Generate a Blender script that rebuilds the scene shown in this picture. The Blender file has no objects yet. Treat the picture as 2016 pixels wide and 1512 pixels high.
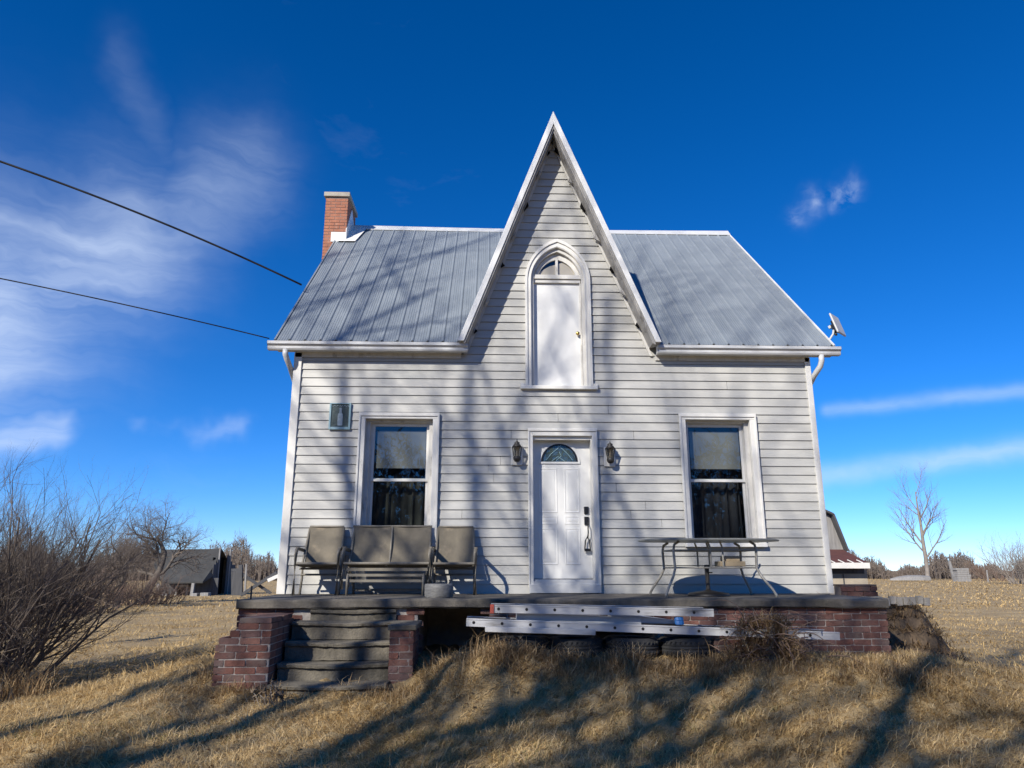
import bpy, math, random
import numpy as np
from mathutils import Vector, Matrix

# ------------------------------------------------------------------ camera, world, sun
S = bpy.context.scene
C = S.collection
F_PX, PITCH, YAW = 1440.0, math.radians(14.3), math.radians(2.0)
EYE = Vector((0, -11, 1.6))
cam = bpy.data.cameras.new('camera'); cam.sensor_width = 36; cam.lens = F_PX / 2016 * 36
cam.clip_start = .1; cam.clip_end = 3000
camo = bpy.data.objects.new('camera', cam); C.objects.link(camo)
camo.location = EYE; camo.rotation_euler = (math.pi/2 + PITCH, 0, -YAW); S.camera = camo
FW = Vector((math.sin(YAW)*math.cos(PITCH), math.cos(YAW)*math.cos(PITCH), math.sin(PITCH)))
RT = Vector((math.cos(YAW), -math.sin(YAW), 0)); UP = RT.cross(FW)
def ray(x, y): return FW + RT*((x-1008)/F_PX) + UP*((756-y)/F_PX)
def onY(x, y, Y=0.0):
    d = ray(x, y); return EYE + d*((Y-EYE.y)/d.y)
def azel(x, y):
    d = ray(x, y).normalized(); return (math.atan2(d.x, d.y), math.asin(d.z), 0)

SUN_TRAVEL = Vector((.74, 1.0, -.76)).normalized()
SUN_EL = math.asin(-SUN_TRAVEL.z)
SUN_AZ = math.atan2(-SUN_TRAVEL.x, -SUN_TRAVEL.y)          # compass angle from +Y, clockwise to +X
W = bpy.data.worlds.new('World'); S.world = W; W.use_nodes = True
wn, wl = W.node_tree.nodes, W.node_tree.links; wn.clear()
def N(nodes, t, **k):
    n = nodes.new(t)
    for a, v in k.items():
        if a.startswith('i_'): n.inputs[a[2:].replace('_', ' ')].default_value = v
        else: setattr(n, a, v)
    return n
def math_(nodes, links, op, a, b=None, clamp=False):
    n = nodes.new('ShaderNodeMath'); n.operation = op; n.use_clamp = clamp
    for i, v in enumerate((a, b)):
        if v is None: continue
        if isinstance(v, (int, float)): n.inputs[i].default_value = v
        else: links.new(v, n.inputs[i])
    return n.outputs[0]
sky = wn.new('ShaderNodeTexSky'); sky.sky_type = 'NISHITA'; sky.sun_disc = False
sky.sun_elevation = SUN_EL; sky.sun_rotation = SUN_AZ; sky.altitude = 3000; sky.air_density = 1.0; sky.dust_density = 0.0; sky.ozone_density = 4.5
hsv = wn.new('ShaderNodeHueSaturation'); hsv.inputs['Saturation'].default_value = 1.2; hsv.inputs['Value'].default_value = 1.0
wb = wn.new('ShaderNodeMix'); wb.data_type = 'RGBA'; wb.blend_type = 'MULTIPLY'; wb.inputs['Factor'].default_value = 1; wb.inputs['B'].default_value = (1.0, 1.10, 1.36, 1)   # the camera's cool white balance
wl.new(sky.outputs[0], wb.inputs['A']); wl.new(wb.outputs['Result'], hsv.inputs['Color'])
tc = wn.new('ShaderNodeTexCoord')
sx = wn.new('ShaderNodeSeparateXYZ'); wl.new(tc.outputs['Generated'], sx.inputs[0])
M = lambda op, a, b=None, clamp=False: math_(wn, wl, op, a, b, clamp)
az = M('ARCTAN2', sx.outputs[0], sx.outputs[1]); el = M('ARCSINE', sx.outputs[2])
cx = wn.new('ShaderNodeCombineXYZ'); wl.new(az, cx.inputs[0]); wl.new(el, cx.inputs[1])
# warp the cloud coordinates so no wisp has a clean outline
wz = N(wn, 'ShaderNodeTexNoise', i_Scale=3.5, i_Detail=5.0, i_Roughness=.62); wl.new(tc.outputs['Generated'], wz.inputs['Vector'])
wsub = wn.new('ShaderNodeVectorMath'); wsub.operation = 'SUBTRACT'; wl.new(wz.outputs['Color'], wsub.inputs[0]); wsub.inputs[1].default_value = (.5, .5, .5)
wsc = wn.new('ShaderNodeVectorMath'); wsc.operation = 'SCALE'; wl.new(wsub.outputs[0], wsc.inputs[0]); wsc.inputs['Scale'].default_value = .15
wad = wn.new('ShaderNodeVectorMath'); wad.operation = 'ADD'; wl.new(cx.outputs[0], wad.inputs[0]); wl.new(wsc.outputs[0], wad.inputs[1])
wsc2 = wn.new('ShaderNodeVectorMath'); wsc2.operation = 'SCALE'; wl.new(wsub.outputs[0], wsc2.inputs[0]); wsc2.inputs['Scale'].default_value = .045
wad2 = wn.new('ShaderNodeVectorMath'); wad2.operation = 'ADD'; wl.new(cx.outputs[0], wad2.inputs[0]); wl.new(wsc2.outputs[0], wad2.inputs[1])
def wisp(a, b, width, strength, warped=True, rot=0.0):
    """soft streak of cirrus along a great line a-b (azimuth, elevation)"""
    A, B = Vector(a), Vector(b); AB = B-A
    p = wad.outputs[0] if warped else wad2.outputs[0]
    s = wn.new('ShaderNodeVectorMath'); s.operation = 'SUBTRACT'; wl.new(p, s.inputs[0]); s.inputs[1].default_value = A
    d = wn.new('ShaderNodeVectorMath'); d.operation = 'DOT_PRODUCT'; wl.new(s.outputs[0], d.inputs[0]); d.inputs[1].default_value = AB/AB.dot(AB)
    t = M('ADD', d.outputs['Value'], 0.0, True)
    v = wn.new('ShaderNodeVectorMath'); v.operation = 'SCALE'; v.inputs[0].default_value = AB; wl.new(t, v.inputs['Scale'])
    q = wn.new('ShaderNodeVectorMath'); q.operation = 'SUBTRACT'; wl.new(s.outputs[0], q.inputs[0]); wl.new(v.outputs[0], q.inputs[1])
    l = wn.new('ShaderNodeVectorMath'); l.operation = 'LENGTH'; wl.new(q.outputs[0], l.inputs[0])
    g = M('MULTIPLY', l.outputs['Value'], 1.0/width); g = M('MULTIPLY', g, g); g = M('MULTIPLY', g, -1.0)
    g = M('EXPONENT', g); return M('MULTIPLY', g, strength)
def streaks(ang, sx_, sy_, lo, hi):
    mp = wn.new('ShaderNodeMapping'); mp.inputs['Rotation'].default_value = (0, 0, ang); mp.inputs['Scale'].default_value = (sx_, sy_, 1)
    wl.new(wad.outputs[0], mp.inputs['Vector'])
    n = N(wn, 'ShaderNodeTexNoise', i_Scale=1.0, i_Detail=7.0, i_Roughness=.6); wl.new(mp.outputs[0], n.inputs['Vector'])
    r = wn.new('ShaderNodeMapRange'); r.inputs['From Min'].default_value = lo; r.inputs['From Max'].default_value = hi; wl.new(n.outputs['Fac'], r.inputs['Value'])
    return r.outputs['Result']
plume = M('MAXIMUM', wisp(azel(-300, 660), azel(-60, 600), .115, 1.0), wisp(azel(-60, 600), azel(220, 490), .085, .65))
plume = M('MAXIMUM', plume, M('MAXIMUM', wisp(azel(220, 490), azel(480, 340), .055, .35), wisp(azel(-200, 740), azel(60, 710), .04, .3)))
plume = M('MAXIMUM', plume, wisp(azel(250, 160), azel(330, 360), .025, .10))
plume = M('MULTIPLY', plume, M('ADD', M('MULTIPLY', streaks(.6, 3.0, 24.0, .28, .72), .75), .25))
low = M('MAXIMUM', wisp(azel(-60, 890), azel(120, 872), .022, .75), wisp(azel(120, 872), azel(470, 815), .011, .35))
low = M('MAXIMUM', low, wisp(azel(1600, 940), azel(2060, 875), .012, .6, False))
low = M('MAXIMUM', low, wisp(azel(1640, 805), azel(2060, 760), .008, .4, False))
low = M('MULTIPLY', low, M('ADD', M('MULTIPLY', streaks(-.12, 2.5, 30.0, .3, .7), .6), .4))
puff = M('MAXIMUM', wisp(azel(1560, 425), azel(1600, 400), .012, .6), wisp(azel(1640, 395), azel(1690, 375), .011, .65))
puff = M('MULTIPLY', puff, streaks(.3, 14, 22, .38, .62))
rest = M('MULTIPLY', streaks(.35, 1.6, 5.0, .60, .9), .10)
cl = M('MAXIMUM', M('MAXIMUM', plume, low), M('MAXIMUM', puff, rest), True)
mixc = wn.new('ShaderNodeMix'); mixc.data_type = 'RGBA'; wl.new(cl, mixc.inputs['Factor'])
wl.new(hsv.outputs[0], mixc.inputs['A']); mixc.inputs['B'].default_value = (6.3, 7.4, 9.3, 1)
bg = wn.new('ShaderNodeBackground'); bg.inputs['Strength'].default_value = .092; wl.new(mixc.outputs['Result'], bg.inputs['Color'])
wo = wn.new('ShaderNodeOutputWorld'); wl.new(bg.outputs[0], wo.inputs['Surface'])
sun = bpy.data.lights.new('sun', 'SUN'); sun.energy = 5.0; sun.angle = math.radians(.45); sun.color = (1, .95, .875)
suno = bpy.data.objects.new('sun', sun); C.objects.link(suno); suno.location = (-15, -25, 20)
suno.rotation_euler = SUN_TRAVEL.to_track_quat('-Z', 'Y').to_euler()
S.view_settings.view_transform = 'Standard'; S.view_settings.look = 'None'
S.view_settings.exposure = 0.40; S.view_settings.gamma = 1.0; S.view_settings.use_curve_mapping = False
S.render.engine = 'CYCLES'

rng = random.Random(7); nr = np.random.default_rng(11)

# ------------------------------------------------------------------ materials
def mat(name, c1, c2=None, scale=4.0, rough=.75, bump=0.0, bscale=40.0, metal=0.0, stretch=(1, 1, 1), c3=None, s3=1.0, t3=(.5, .7), rand=None, spec=.5, detail=6.0):
    m = bpy.data.materials.new(name); m.use_nodes = True
    n, l = m.node_tree.nodes, m.node_tree.links
    b = n['Principled BSDF']; b.inputs['Roughness'].default_value = rough; b.inputs['Metallic'].default_value = metal
    b.inputs['Specular IOR Level'].default_value = spec
    tcn = n.new('ShaderNodeTexCoord'); mp = n.new('ShaderNodeMapping'); mp.inputs['Scale'].default_value = stretch
    l.new(tcn.outputs['Object'], mp.inputs['Vector']); vec = mp.outputs[0]
    if rand:
        oi = n.new('ShaderNodeObjectInfo')
        ad = n.new('ShaderNodeVectorMath'); ad.operation = 'MULTIPLY_ADD'
        l.new(oi.outputs['Location'], ad.inputs[0]); ad.inputs[1].default_value = (3.1, 3.7, 4.3); l.new(vec, ad.inputs[2]); vec = ad.outputs[0]
    col = None
    if rand:
        rp = n.new('ShaderNodeValToRGB'); e = rp.color_ramp.elements
        while len(e) < len(rand): e.new(.5)
        for i, cc in enumerate(rand): e[i].position = i/(len(rand)-1); e[i].color = (*cc, 1)
        l.new(oi.outputs['Random'], rp.inputs[0]); col = rp.outputs[0]
    if c2 is not None or rand:
        nz = N(n, 'ShaderNodeTexNoise', i_Scale=scale, i_Detail=detail, i_Roughness=.6); l.new(vec, nz.inputs['Vector'])
        rg = n.new('ShaderNodeMapRange'); rg.inputs['From Min'].default_value = .32; rg.inputs['From Max'].default_value = .68; l.new(nz.outputs['Fac'], rg.inputs['Value'])
        mx = n.new('ShaderNodeMix'); mx.data_type = 'RGBA'; l.new(rg.outputs['Result'], mx.inputs['Factor'])
        if rand:
            mx.blend_type = 'MULTIPLY'; l.new(col, mx.inputs['A']); mx.inputs['B'].default_value = (*(c2 or (.6, .6, .6)), 1)
        else:
            mx.inputs['A'].default_value = (*c1, 1); mx.inputs['B'].default_value = (*c2, 1)
        col = mx.outputs['Result']
    if c3 is not None:
        nz3 = N(n, 'ShaderNodeTexNoise', i_Scale=s3, i_Detail=5.0, i_Roughness=.65); l.new(vec, nz3.inputs['Vector'])
        rg3 = n.new('ShaderNodeMapRange'); rg3.inputs['From Min'].default_value = t3[0]; rg3.inputs['From Max'].default_value = t3[1]; l.new(nz3.outputs['Fac'], rg3.inputs['Value'])
        mx3 = n.new('ShaderNodeMix'); mx3.data_type = 'RGBA'; l.new(rg3.outputs['Result'], mx3.inputs['Factor'])
        if col: l.new(col, mx3.inputs['A'])
        else: mx3.inputs['A'].default_value = (*c1, 1)
        mx3.inputs['B'].default_value = (*c3, 1); col = mx3.outputs['Result']
    if col: l.new(col, b.inputs['Base Color'])
    else: b.inputs['Base Color'].default_value = (*c1, 1)
    if bump:
        bz = N(n, 'ShaderNodeTexNoise', i_Scale=bscale, i_Detail=6.0); l.new(vec, bz.inputs['Vector'])
        bp = n.new('ShaderNodeBump'); bp.inputs['Strength'].default_value = min(1, bump); bp.inputs['Distance'].default_value = .02
        l.new(bz.outputs['Fac'], bp.inputs['Height']); l.new(bp.outputs[0], b.inputs['Normal'])
    return m
MT = {}
MT['siding'] = mat('siding', (.505, .492, .445), (.415, .405, .368), 2.2, .45, .05, 12, stretch=(.35, 1, 2), c3=(.31, .30, .27), s3=.9, t3=(.52, .78))
MT['trim'] = mat('trim', (.72, .70, .645), (.62, .60, .55), 3.0, .4, .04, 20, c3=(.55, .54, .51), s3=5, t3=(.62, .78))
MT['trim_old'] = mat('trim_old', (.63, .61, .56), (.48, .465, .43), 6.0, .55, .12, 30, stretch=(1, 1, .5), c3=(.30, .28, .25), s3=7, t3=(.58, .72))
MT['wood_grey'] = mat('wood_grey', (.40, .385, .36), (.22, .21, .20), 3.0, .85, .35, 22, stretch=(3, 1, .6), c3=(.12, .11, .10), s3=4, t3=(.55, .7))
MT['wallback'] = mat('wallback', (.06, .06, .065))
MT['roofmetal'] = mat('roofmetal', (.255, .285, .305), (.215, .242, .262), 1.6, .4, .06, 9, metal=.15, stretch=(1.4, .5, .5), c3=(.30, .325, .34), s3=6, t3=(.5, .8))
MT['roofedge'] = mat('roofedge', (.76, .75, .71), (.64, .63, .60), 3, .4)
MT['gutter'] = mat('gutter', (.60, .60, .59), (.42, .42, .41), 5, .45, .05, 12, stretch=(.6, 2, 4), c3=(.25, .25, .24), s3=8, t3=(.62, .8))
MT['gutterwhite'] = mat('gutterwhite', (.60, .60, .58), (.50, .50, .49), 4, .4)
MT['doorwhite'] = mat('doorwhite', (.74, .73, .69), (.67, .66, .62), 3, .32)
MT['black'] = mat('black', (.012, .012, .013), rough=.35)
MT['blackiron'] = mat('blackiron', (.018, .016, .014), (.03, .026, .022), 30, .5)
MT['brass'] = mat('brass', (.55, .38, .12), metal=1, rough=.3)
MT['brick'] = mat('brick', (0, 0, 0), (.62, .6, .6), 9, .88, .3, 50, rand=[(.15, .066, .052), (.22, .092, .064), (.12, .06, .05), (.27, .125, .09), (.17, .105, .092), (.20, .08, .055)], c3=(.13, .11, .095), s3=1.6, t3=(.50, .74))
MT['brickorange'] = mat('brickorange', (.40, .16, .09), (.28, .11, .065), 7, .88, .3, 40, c3=(.45, .27, .19), s3=12, t3=(.58, .75))
MT['mortar'] = mat('mortar', (.42, .375, .33), (.28, .25, .22), 8, .92, .3, 40)
MT['mortardark'] = mat('mortardark', (.30, .25, .22), (.19, .155, .135), 8, .92, .3, 40)
MT['concrete'] = mat('concrete', (.17, .15, .12), (.09, .08, .066), 2.6, .92, .45, 30, c3=(.04, .037, .03), s3=1.6, t3=(.46, .70))
MT['concretestep'] = mat('concretestep', (.185, .162, .122), (.095, .083, .063), 4, .94, .6, 45, c3=(.04, .036, .027), s3=2.6, t3=(.46, .70))
MT['capstone'] = mat('capstone', (.42, .38, .31), (.32, .29, .24), 6, .85, .2, 40)
MT['sling'] = mat('sling', (.19, .162, .115), (.135, .116, .083), 5, .8, .25, 160, c3=(.27, .215, .145), s3=3.5, t3=(.55, .75))
MT['frame'] = mat('frame', (.21, .185, .14), (.14, .125, .10), 12, .5)
MT['tableleg'] = mat('tableleg', (.36, .34, .29), (.26, .24, .2), 12, .5)
MT['alu'] = mat('alu', (.56, .555, .545), (.45, .445, .435), 6, .45, .05, 30, metal=.15, stretch=(.4, 2, 2), c3=(.24, .225, .20), s3=4, t3=(.53, .72))
MT['rubber'] = mat('rubber', (.018, .018, .018), (.032, .031, .03), 8, .8, .2, 60)
MT['red'] = mat('red', (.45, .07, .04), (.3, .06, .04), 8, .6)
MT['blue'] = mat('blue', (.03, .17, .42), (.02, .10, .3), 8, .5)
MT['stump'] = mat('stump', (.24, .235, .22), (.10, .098, .094), 5, .9, .5, 25, stretch=(1, 1, 4))
MT['cardboard'] = mat('cardboard', (.42, .33, .21), (.32, .25, .16), 5, .85)
MT['bark'] = mat('bark', (.15, .125, .10), (.085, .07, .058), 6, .95, .4, 30)
MT['twig'] = mat('twig', (.20, .16, .125), (.115, .09, .072), 3, .9)
MT['twigred'] = mat('twigred', (.20, .13, .09), (.12, .08, .06), 3, .9)
MT['twigpale'] = mat('twigpale', (.27, .235, .20), (.17, .145, .12), 2, .9)
MT['barnroof'] = mat('barnroof', (.055, .054, .05), (.035, .035, .033), 1.2, .95, .3, 8, c3=(.085, .083, .075), s3=.6, t3=(.5, .7))
MT['barnboard'] = mat('barnboard', (.085, .085, .088), (.05, .05, .053), 2, .9, .3, 10, stretch=(4, 4, .4))
MT['barngrey'] = mat('barngrey', (.30, .29, .27), (.18, .17, .16), 3, .9, .3, 10, stretch=(4, 4, .5))
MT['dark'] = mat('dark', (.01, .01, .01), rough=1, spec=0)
MT['maroon'] = mat('maroon', (.10, .034, .028), (.07, .025, .022), 4, .9, .3, 30)
MT['stucco'] = mat('stucco', (.42, .36, .27), (.30, .26, .2), 2, .9, .3, 20)
MT['teal'] = mat('teal', (.30, .44, .48), (.20, .33, .37), 9, .5)
MT['plaquebg'] = mat('plaquebg', (.05, .085, .085), (.025, .045, .045), 22, .5, .6, 60)
MT['bottle'] = mat('bottle', (.40, .47, .50), (.18, .23, .26), 18, .4)
MT['blind'] = mat('blind', (.17, .172, .155), (.12, .122, .11), 2, .8)
MT['tan'] = mat('tan', (.50, .42, .32), (.40, .34, .27), 3, .8)
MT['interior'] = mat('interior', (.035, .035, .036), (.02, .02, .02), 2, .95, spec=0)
MT['dish'] = mat('dish', (.55, .54, .51), (.48, .47, .45), 4, .5)
MT['cable'] = mat('cable', (.012, .012, .013), rough=.6)
MT['soil'] = mat('soil', (.40, .285, .135), (.20, .138, .065), 11, .95, 1.0, 60, c3=(.40, .29, .14), s3=.8, t3=(.45, .65))
MT['leafdead'] = mat('leafdead', (.18, .125, .075), (.09, .064, .04), 9, .9)
# frosted table glass: pale, lets a little light through
def translucent(name, col, fac):
    m = bpy.data.materials.new(name); m.use_nodes = True; n, l = m.node_tree.nodes, m.node_tree.links
    t = n.new('ShaderNodeBsdfTranslucent'); t.inputs[0].default_value = (*col, 1)
    b = n['Principled BSDF']; b.inputs['Base Color'].default_value = (*col, 1); b.inputs['Roughness'].default_value = .35
    x = n.new('ShaderNodeMixShader'); x.inputs[0].default_value = fac; l.new(b.outputs[0], x.inputs[1]); l.new(t.outputs[0], x.inputs[2])
    l.new(x.outputs[0], n['Material Output'].inputs[0]); return m
MT['tabletop'] = translucent('tabletop', (.40, .40, .36), .45)
def glass(name, tint=(.9, .93, .93), refl=1.0, wav=.0):
    m = bpy.data.materials.new(name); m.use_nodes = True; n, l = m.node_tree.nodes, m.node_tree.links
    n.remove(n['Principled BSDF'])
    tr = n.new('ShaderNodeBsdfTransparent'); tr.inputs[0].default_value = (*tint, 1)
    gl = n.new('ShaderNodeBsdfGlossy'); gl.inputs['Roughness'].default_value = .01; gl.inputs['Color'].default_value = (refl, refl, refl, 1)
    lw = n.new('ShaderNodeLayerWeight'); lw.inputs['Blend'].default_value = .5          # same reflectance from both sides of the thin pane
    f5 = math_(n, l, 'POWER', lw.outputs['Facing'], 5.0); fac = math_(n, l, 'MULTIPLY_ADD', f5, .9); fac.node.inputs[2].default_value = .075
    if wav:
        bz = N(n, 'ShaderNodeTexNoise', i_Scale=4.0); tcg = n.new('ShaderNodeTexCoord'); l.new(tcg.outputs['Object'], bz.inputs['Vector'])
        bp = n.new('ShaderNodeBump'); bp.inputs['Strength'].default_value = wav; bp.inputs['Distance'].default_value = .02
        l.new(bz.outputs['Fac'], bp.inputs['Height']); l.new(bp.outputs[0], gl.inputs['Normal'])
    x = n.new('ShaderNodeMixShader'); l.new(fac, x.inputs[0]); l.new(tr.outputs[0], x.inputs[1]); l.new(gl.outputs[0], x.inputs[2])
    l.new(x.outputs[0], n['Material Output'].inputs[0]); return m
MT['glass'] = glass('glass', wav=.05)
MT['glasslamp'] = glass('glasslamp', (.75, .75, .72))
def grassmat(name, ramp, trans=.25):
    m = bpy.data.materials.new(name); m.use_nodes = True; n, l = m.node_tree.nodes, m.node_tree.links
    at = n.new('ShaderNodeAttribute'); at.attribute_name = 'shade'
    rp = n.new('ShaderNodeValToRGB'); e = rp.color_ramp.elements
    while len(e) < len(ramp): e.new(.5)
    for i, c in enumerate(ramp): e[i].position = i/(len(ramp)-1); e[i].color = (*c, 1)
    l.new(at.outputs['Fac'], rp.inputs[0])
    d = n['Principled BSDF']; d.inputs['Roughness'].default_value = .7; d.inputs['Specular IOR Level'].default_value = .25; l.new(rp.outputs[0], d.inputs['Base Color'])
    t = n.new('ShaderNodeBsdfTranslucent'); l.new(rp.outputs[0], t.inputs[0])
    x = n.new('ShaderNodeMixShader'); x.inputs[0].default_value = trans; l.new(d.outputs[0], x.inputs[1]); l.new(t.outputs[0], x.inputs[2])
    l.new(x.outputs[0], n['Material Output'].inputs[0]); return m
STRAW = [(.20, .13, .056), (.40, .265, .112), (.55, .385, .172), (.65, .475, .225), (.75, .58, .33)]
MT['straw'] = grassmat('straw', STRAW)
MT['strawgreen'] = grassmat('strawgreen', [(.16, .15, .06), (.26, .23, .09), (.34, .27, .12), (.42, .31, .15)])
MT['weed'] = grassmat('weed', [(.17, .105, .05), (.30, .195, .095), (.42, .29, .15), (.50, .38, .22)])

# ------------------------------------------------------------------ mesh helpers
ROOT = {}
class MB:
    def __init__(s): s.v = []; s.f = []
    def add(s, vs, fs):
        o = len(s.v); s.v += [tuple(p) for p in vs]; s.f += [tuple(i+o for i in f) for f in fs]; return s
    def box(s, a, b):
        (x0, y0, z0), (x1, y1, z1) = a, b
        return s.add([(x0,y0,z0),(x1,y0,z0),(x1,y1,z0),(x0,y1,z0),(x0,y0,z1),(x1,y0,z1),(x1,y1,z1),(x0,y1,z1)],
                     [(0,3,2,1),(4,5,6,7),(0,1,5,4),(1,2,6,5),(2,3,7,6),(3,0,4,7)])
    def prism(s, poly, y0, y1):                       # poly = [(x,z)] counter-clockwise seen from -Y
        n = len(poly)
        vs = [(x, y0, z) for x, z in poly] + [(x, y1, z) for x, z in poly]
        fs = [tuple(range(n)), tuple(reversed(range(n, 2*n)))] + [(i, i+n, (i+1) % n+n, (i+1) % n) for i in range(n)]
        return s.add(vs, fs)
    def bar(s, p, q, w, h, up=(0, 0, 1)):             # box beam from p to q
        p, q = Vector(p), Vector(q); d = (q-p).normalized(); u = Vector(up)
        if abs(d.dot(u)) > .98: u = Vector((0, 1, 0))
        r = d.cross(u).normalized()*w/2; t = r.cross(d).normalized()*h/2
        vs = [c+a*r+b*t for c in (p, q) for a, b in ((-1,-1),(1,-1),(1,1),(-1,1))]
        return s.add(vs, [(0,1,2,3),(7,6,5,4),(0,4,5,1),(1,5,6,2),(2,6,7,3),(3,7,4,0)])
    def tube(s, pts, rad, n=6, cap=True):
        pts = [Vector(p) for p in pts]; k = len(pts)
        if isinstance(rad, (int, float)): rad = [rad]*k
        ref = Vector((0, 0, 1)); vs = []; fs = []
        d0 = (pts[-1]-pts[0])
        if d0.length < 1e-6 or abs(d0.normalized().z) > .9: ref = Vector((1, .3, 0))
        for i, p in enumerate(pts):
            d = (pts[min(i+1, k-1)]-pts[max(i-1, 0)])
            d = d.normalized() if d.length > 1e-9 else Vector((0, 0, 1))
            a = d.cross(ref)
            if a.length < 1e-4: a = d.cross(Vector((.2, 1, .1)))
            a.normalize(); b = d.cross(a)
            for j in range(n):
                t = 2*math.pi*j/n; vs.append(p+(a*math.cos(t)+b*math.sin(t))*rad[i])
        for i in range(k-1):
            for j in range(n):
                j2 = (j+1) % n; fs.append((i*n+j, i*n+j2, (i+1)*n+j2, (i+1)*n+j))
        if cap and n > 3: fs += [tuple(range(n))[::-1], tuple(range((k-1)*n, k*n))]
        return s.add(vs, fs)
    def lathe(s, prof, c=(0, 0, 0), n=20, closed=False):   # prof = [(r,z)]
        vs = []; fs = []; k = len(prof); c = Vector(c)
        for r, z in prof:
            for j in range(n):
                t = 2*math.pi*j/n; vs.append((c.x+r*math.cos(t), c.y+r*math.sin(t), c.z+z))
        for i in range(k if closed else k-1):
            i2 = (i+1) % k
            for j in range(n):
                j2 = (j+1) % n; fs.append((i*n+j, i*n+j2, i2*n+j2, i2*n+j))
        if not closed: fs += [tuple(range(n))[::-1], tuple(range((k-1)*n, k*n))]
        return s.add(vs, fs)
    def mesh(s, name, m, off=Vector((0, 0, 0)), smooth=False):
        me = bpy.data.meshes.new(name)
        me.from_pydata([(x-off.x, y-off.y, z-off.z) for x, y, z in s.v], [], s.f); me.materials.append(MT[m])
        if smooth: me.shade_smooth()
        me.update(); return me
    def build(s, name, m, parent=None, smooth=False, bevel=0.0, local=False, kind=None):
        off = ROOT.get(parent.name, Vector((0, 0, 0))) if parent and not local else Vector((0, 0, 0))
        o = bpy.data.objects.new(name, s.mesh(name, m, off, smooth)); C.objects.link(o)
        if parent: o.parent = parent; ROOT[o.name] = off
        if bevel:
            bm = o.modifiers.new('bevel', 'BEVEL'); bm.width = bevel; bm.segments = 2; bm.limit_method = 'ANGLE'; bm.angle_limit = .6
        if kind: o['kind'] = kind
        return o
def tag(o, label, cat, group=None, kind=None):
    if label: o['label'] = label
    if cat: o['category'] = cat
    if group: o['group'] = group
    if kind: o['kind'] = kind
    return o
def thing(name, loc, label, cat, group=None):
    o = bpy.data.objects.new(name, None); C.objects.link(o); o.location = loc; o.empty_display_size = .2
    ROOT[o.name] = Vector(loc); return tag(o, label, cat, group)
def inst(name, me, loc, parent, rot=(0, 0, 0), scale=(1, 1, 1)):
    o = bpy.data.objects.new(name, me); C.objects.link(o); o.parent = parent
    o.location = Vector(loc)-ROOT.get(parent.name, Vector((0, 0, 0))); o.rotation_euler = rot; o.scale = scale; return o
def lerp(a, b, t): return a+(b-a)*t

# ------------------------------------------------------------------ ground
HX0, HX1, HY0, HY1 = -2.95, 5.0, -1.9, 8.2
PD = np.array([0, .8, 1.8, 2.8, 4.1, 6, 10, 20, 40, 4000]); PZ = np.array([.60, .46, .27, .12, .02, -.05, -.15, -.30, -.40, -.40])
def gz(x, y):
    x = np.asarray(x, float); y = np.asarray(y, float)
    dx = np.maximum(np.maximum(HX0-x, x-HX1), 0); dy = np.maximum(np.maximum(HY0-y, y-HY1), 0)
    d = np.hypot(dx, dy); h = np.interp(d, PD, PZ)
    t = np.clip((x-8)/45, 0, 1); h = h + .75*t*t*(3-2*t)*np.clip((y+5)/50, 0, 1)
    a = np.clip(d/1.5, 0, 1)*np.clip(1.2-d/60, .0, 1)
    h = h + a*(.045*np.sin(x*1.3+.7*y)*np.sin(y*1.1-.4*x+1) + .03*np.sin(2.9*x+1.7*y)*np.cos(2.3*y-x))
    w_ = np.exp(-(np.maximum(d-6, 0)/10)**2)*np.clip(d/.3, 0, 1)
    h = h + w_*(.014*np.sin(11*x+4*y+2*np.sin(3*y))*np.sin(9*y-5*x+1.5*np.sin(4*x)) + .010*np.sin(23*x-9*y+3*np.sin(5*y))*np.sin(19*y+11*x) + .02*np.sin(5.1*x+1.2*np.sin(2.2*y))*np.sin(4.3*y+x))
    h = h + .20*np.exp(-((y+2.8)/.7)**2)/(1+np.exp(-(x+.55)*7))/(1+np.exp((x-5.5)*2)) + .08*np.exp(-((y+2.9)/.5)**2-((x-.15)/.6)**2)
    return h
def g1(x, y): return float(gz(x, y))
def axis(lo, hi, near, step, far):
    v = [near[0]]
    while v[-1] < near[1]: v.append(v[-1]+step)
    s = step
    while v[-1] < hi: s *= 1.22; v.append(v[-1]+min(s, far))
    s = step
    while v[0] > lo: s *= 1.22; v.insert(0, v[0]-min(s, far))
    return np.array(v)
gx = axis(-1400, 1400, (-7, 7.5), .07, 120); gy = axis(-250, 1900, (-5.8, -1.5), .07, 120)
X, Y = np.meshgrid(gx, gy); Z = gz(X, Y)
near = np.exp(-((X/14)**2+((Y+4)/12)**2)); Z = Z + near*nr.normal(0, .016, Z.shape)
nx_, ny_ = len(gx), len(gy)
me = bpy.data.meshes.new('ground')
idx = np.arange(nx_*ny_).reshape(ny_, nx_)
me.from_pydata(np.stack([X, Y, Z], -1).reshape(-1, 3).tolist(), [], np.stack([idx[:-1, :-1], idx[:-1, 1:], idx[1:, 1:], idx[1:, :-1]], -1).reshape(-1, 4).tolist())
me.materials.append(MT['soil']); me.shade_smooth()
ground = bpy.data.objects.new('ground', me); C.objects.link(ground)
tag(ground, 'wide field of dry straw coloured turf rising to the porch', 'ground', kind='structure')

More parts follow.
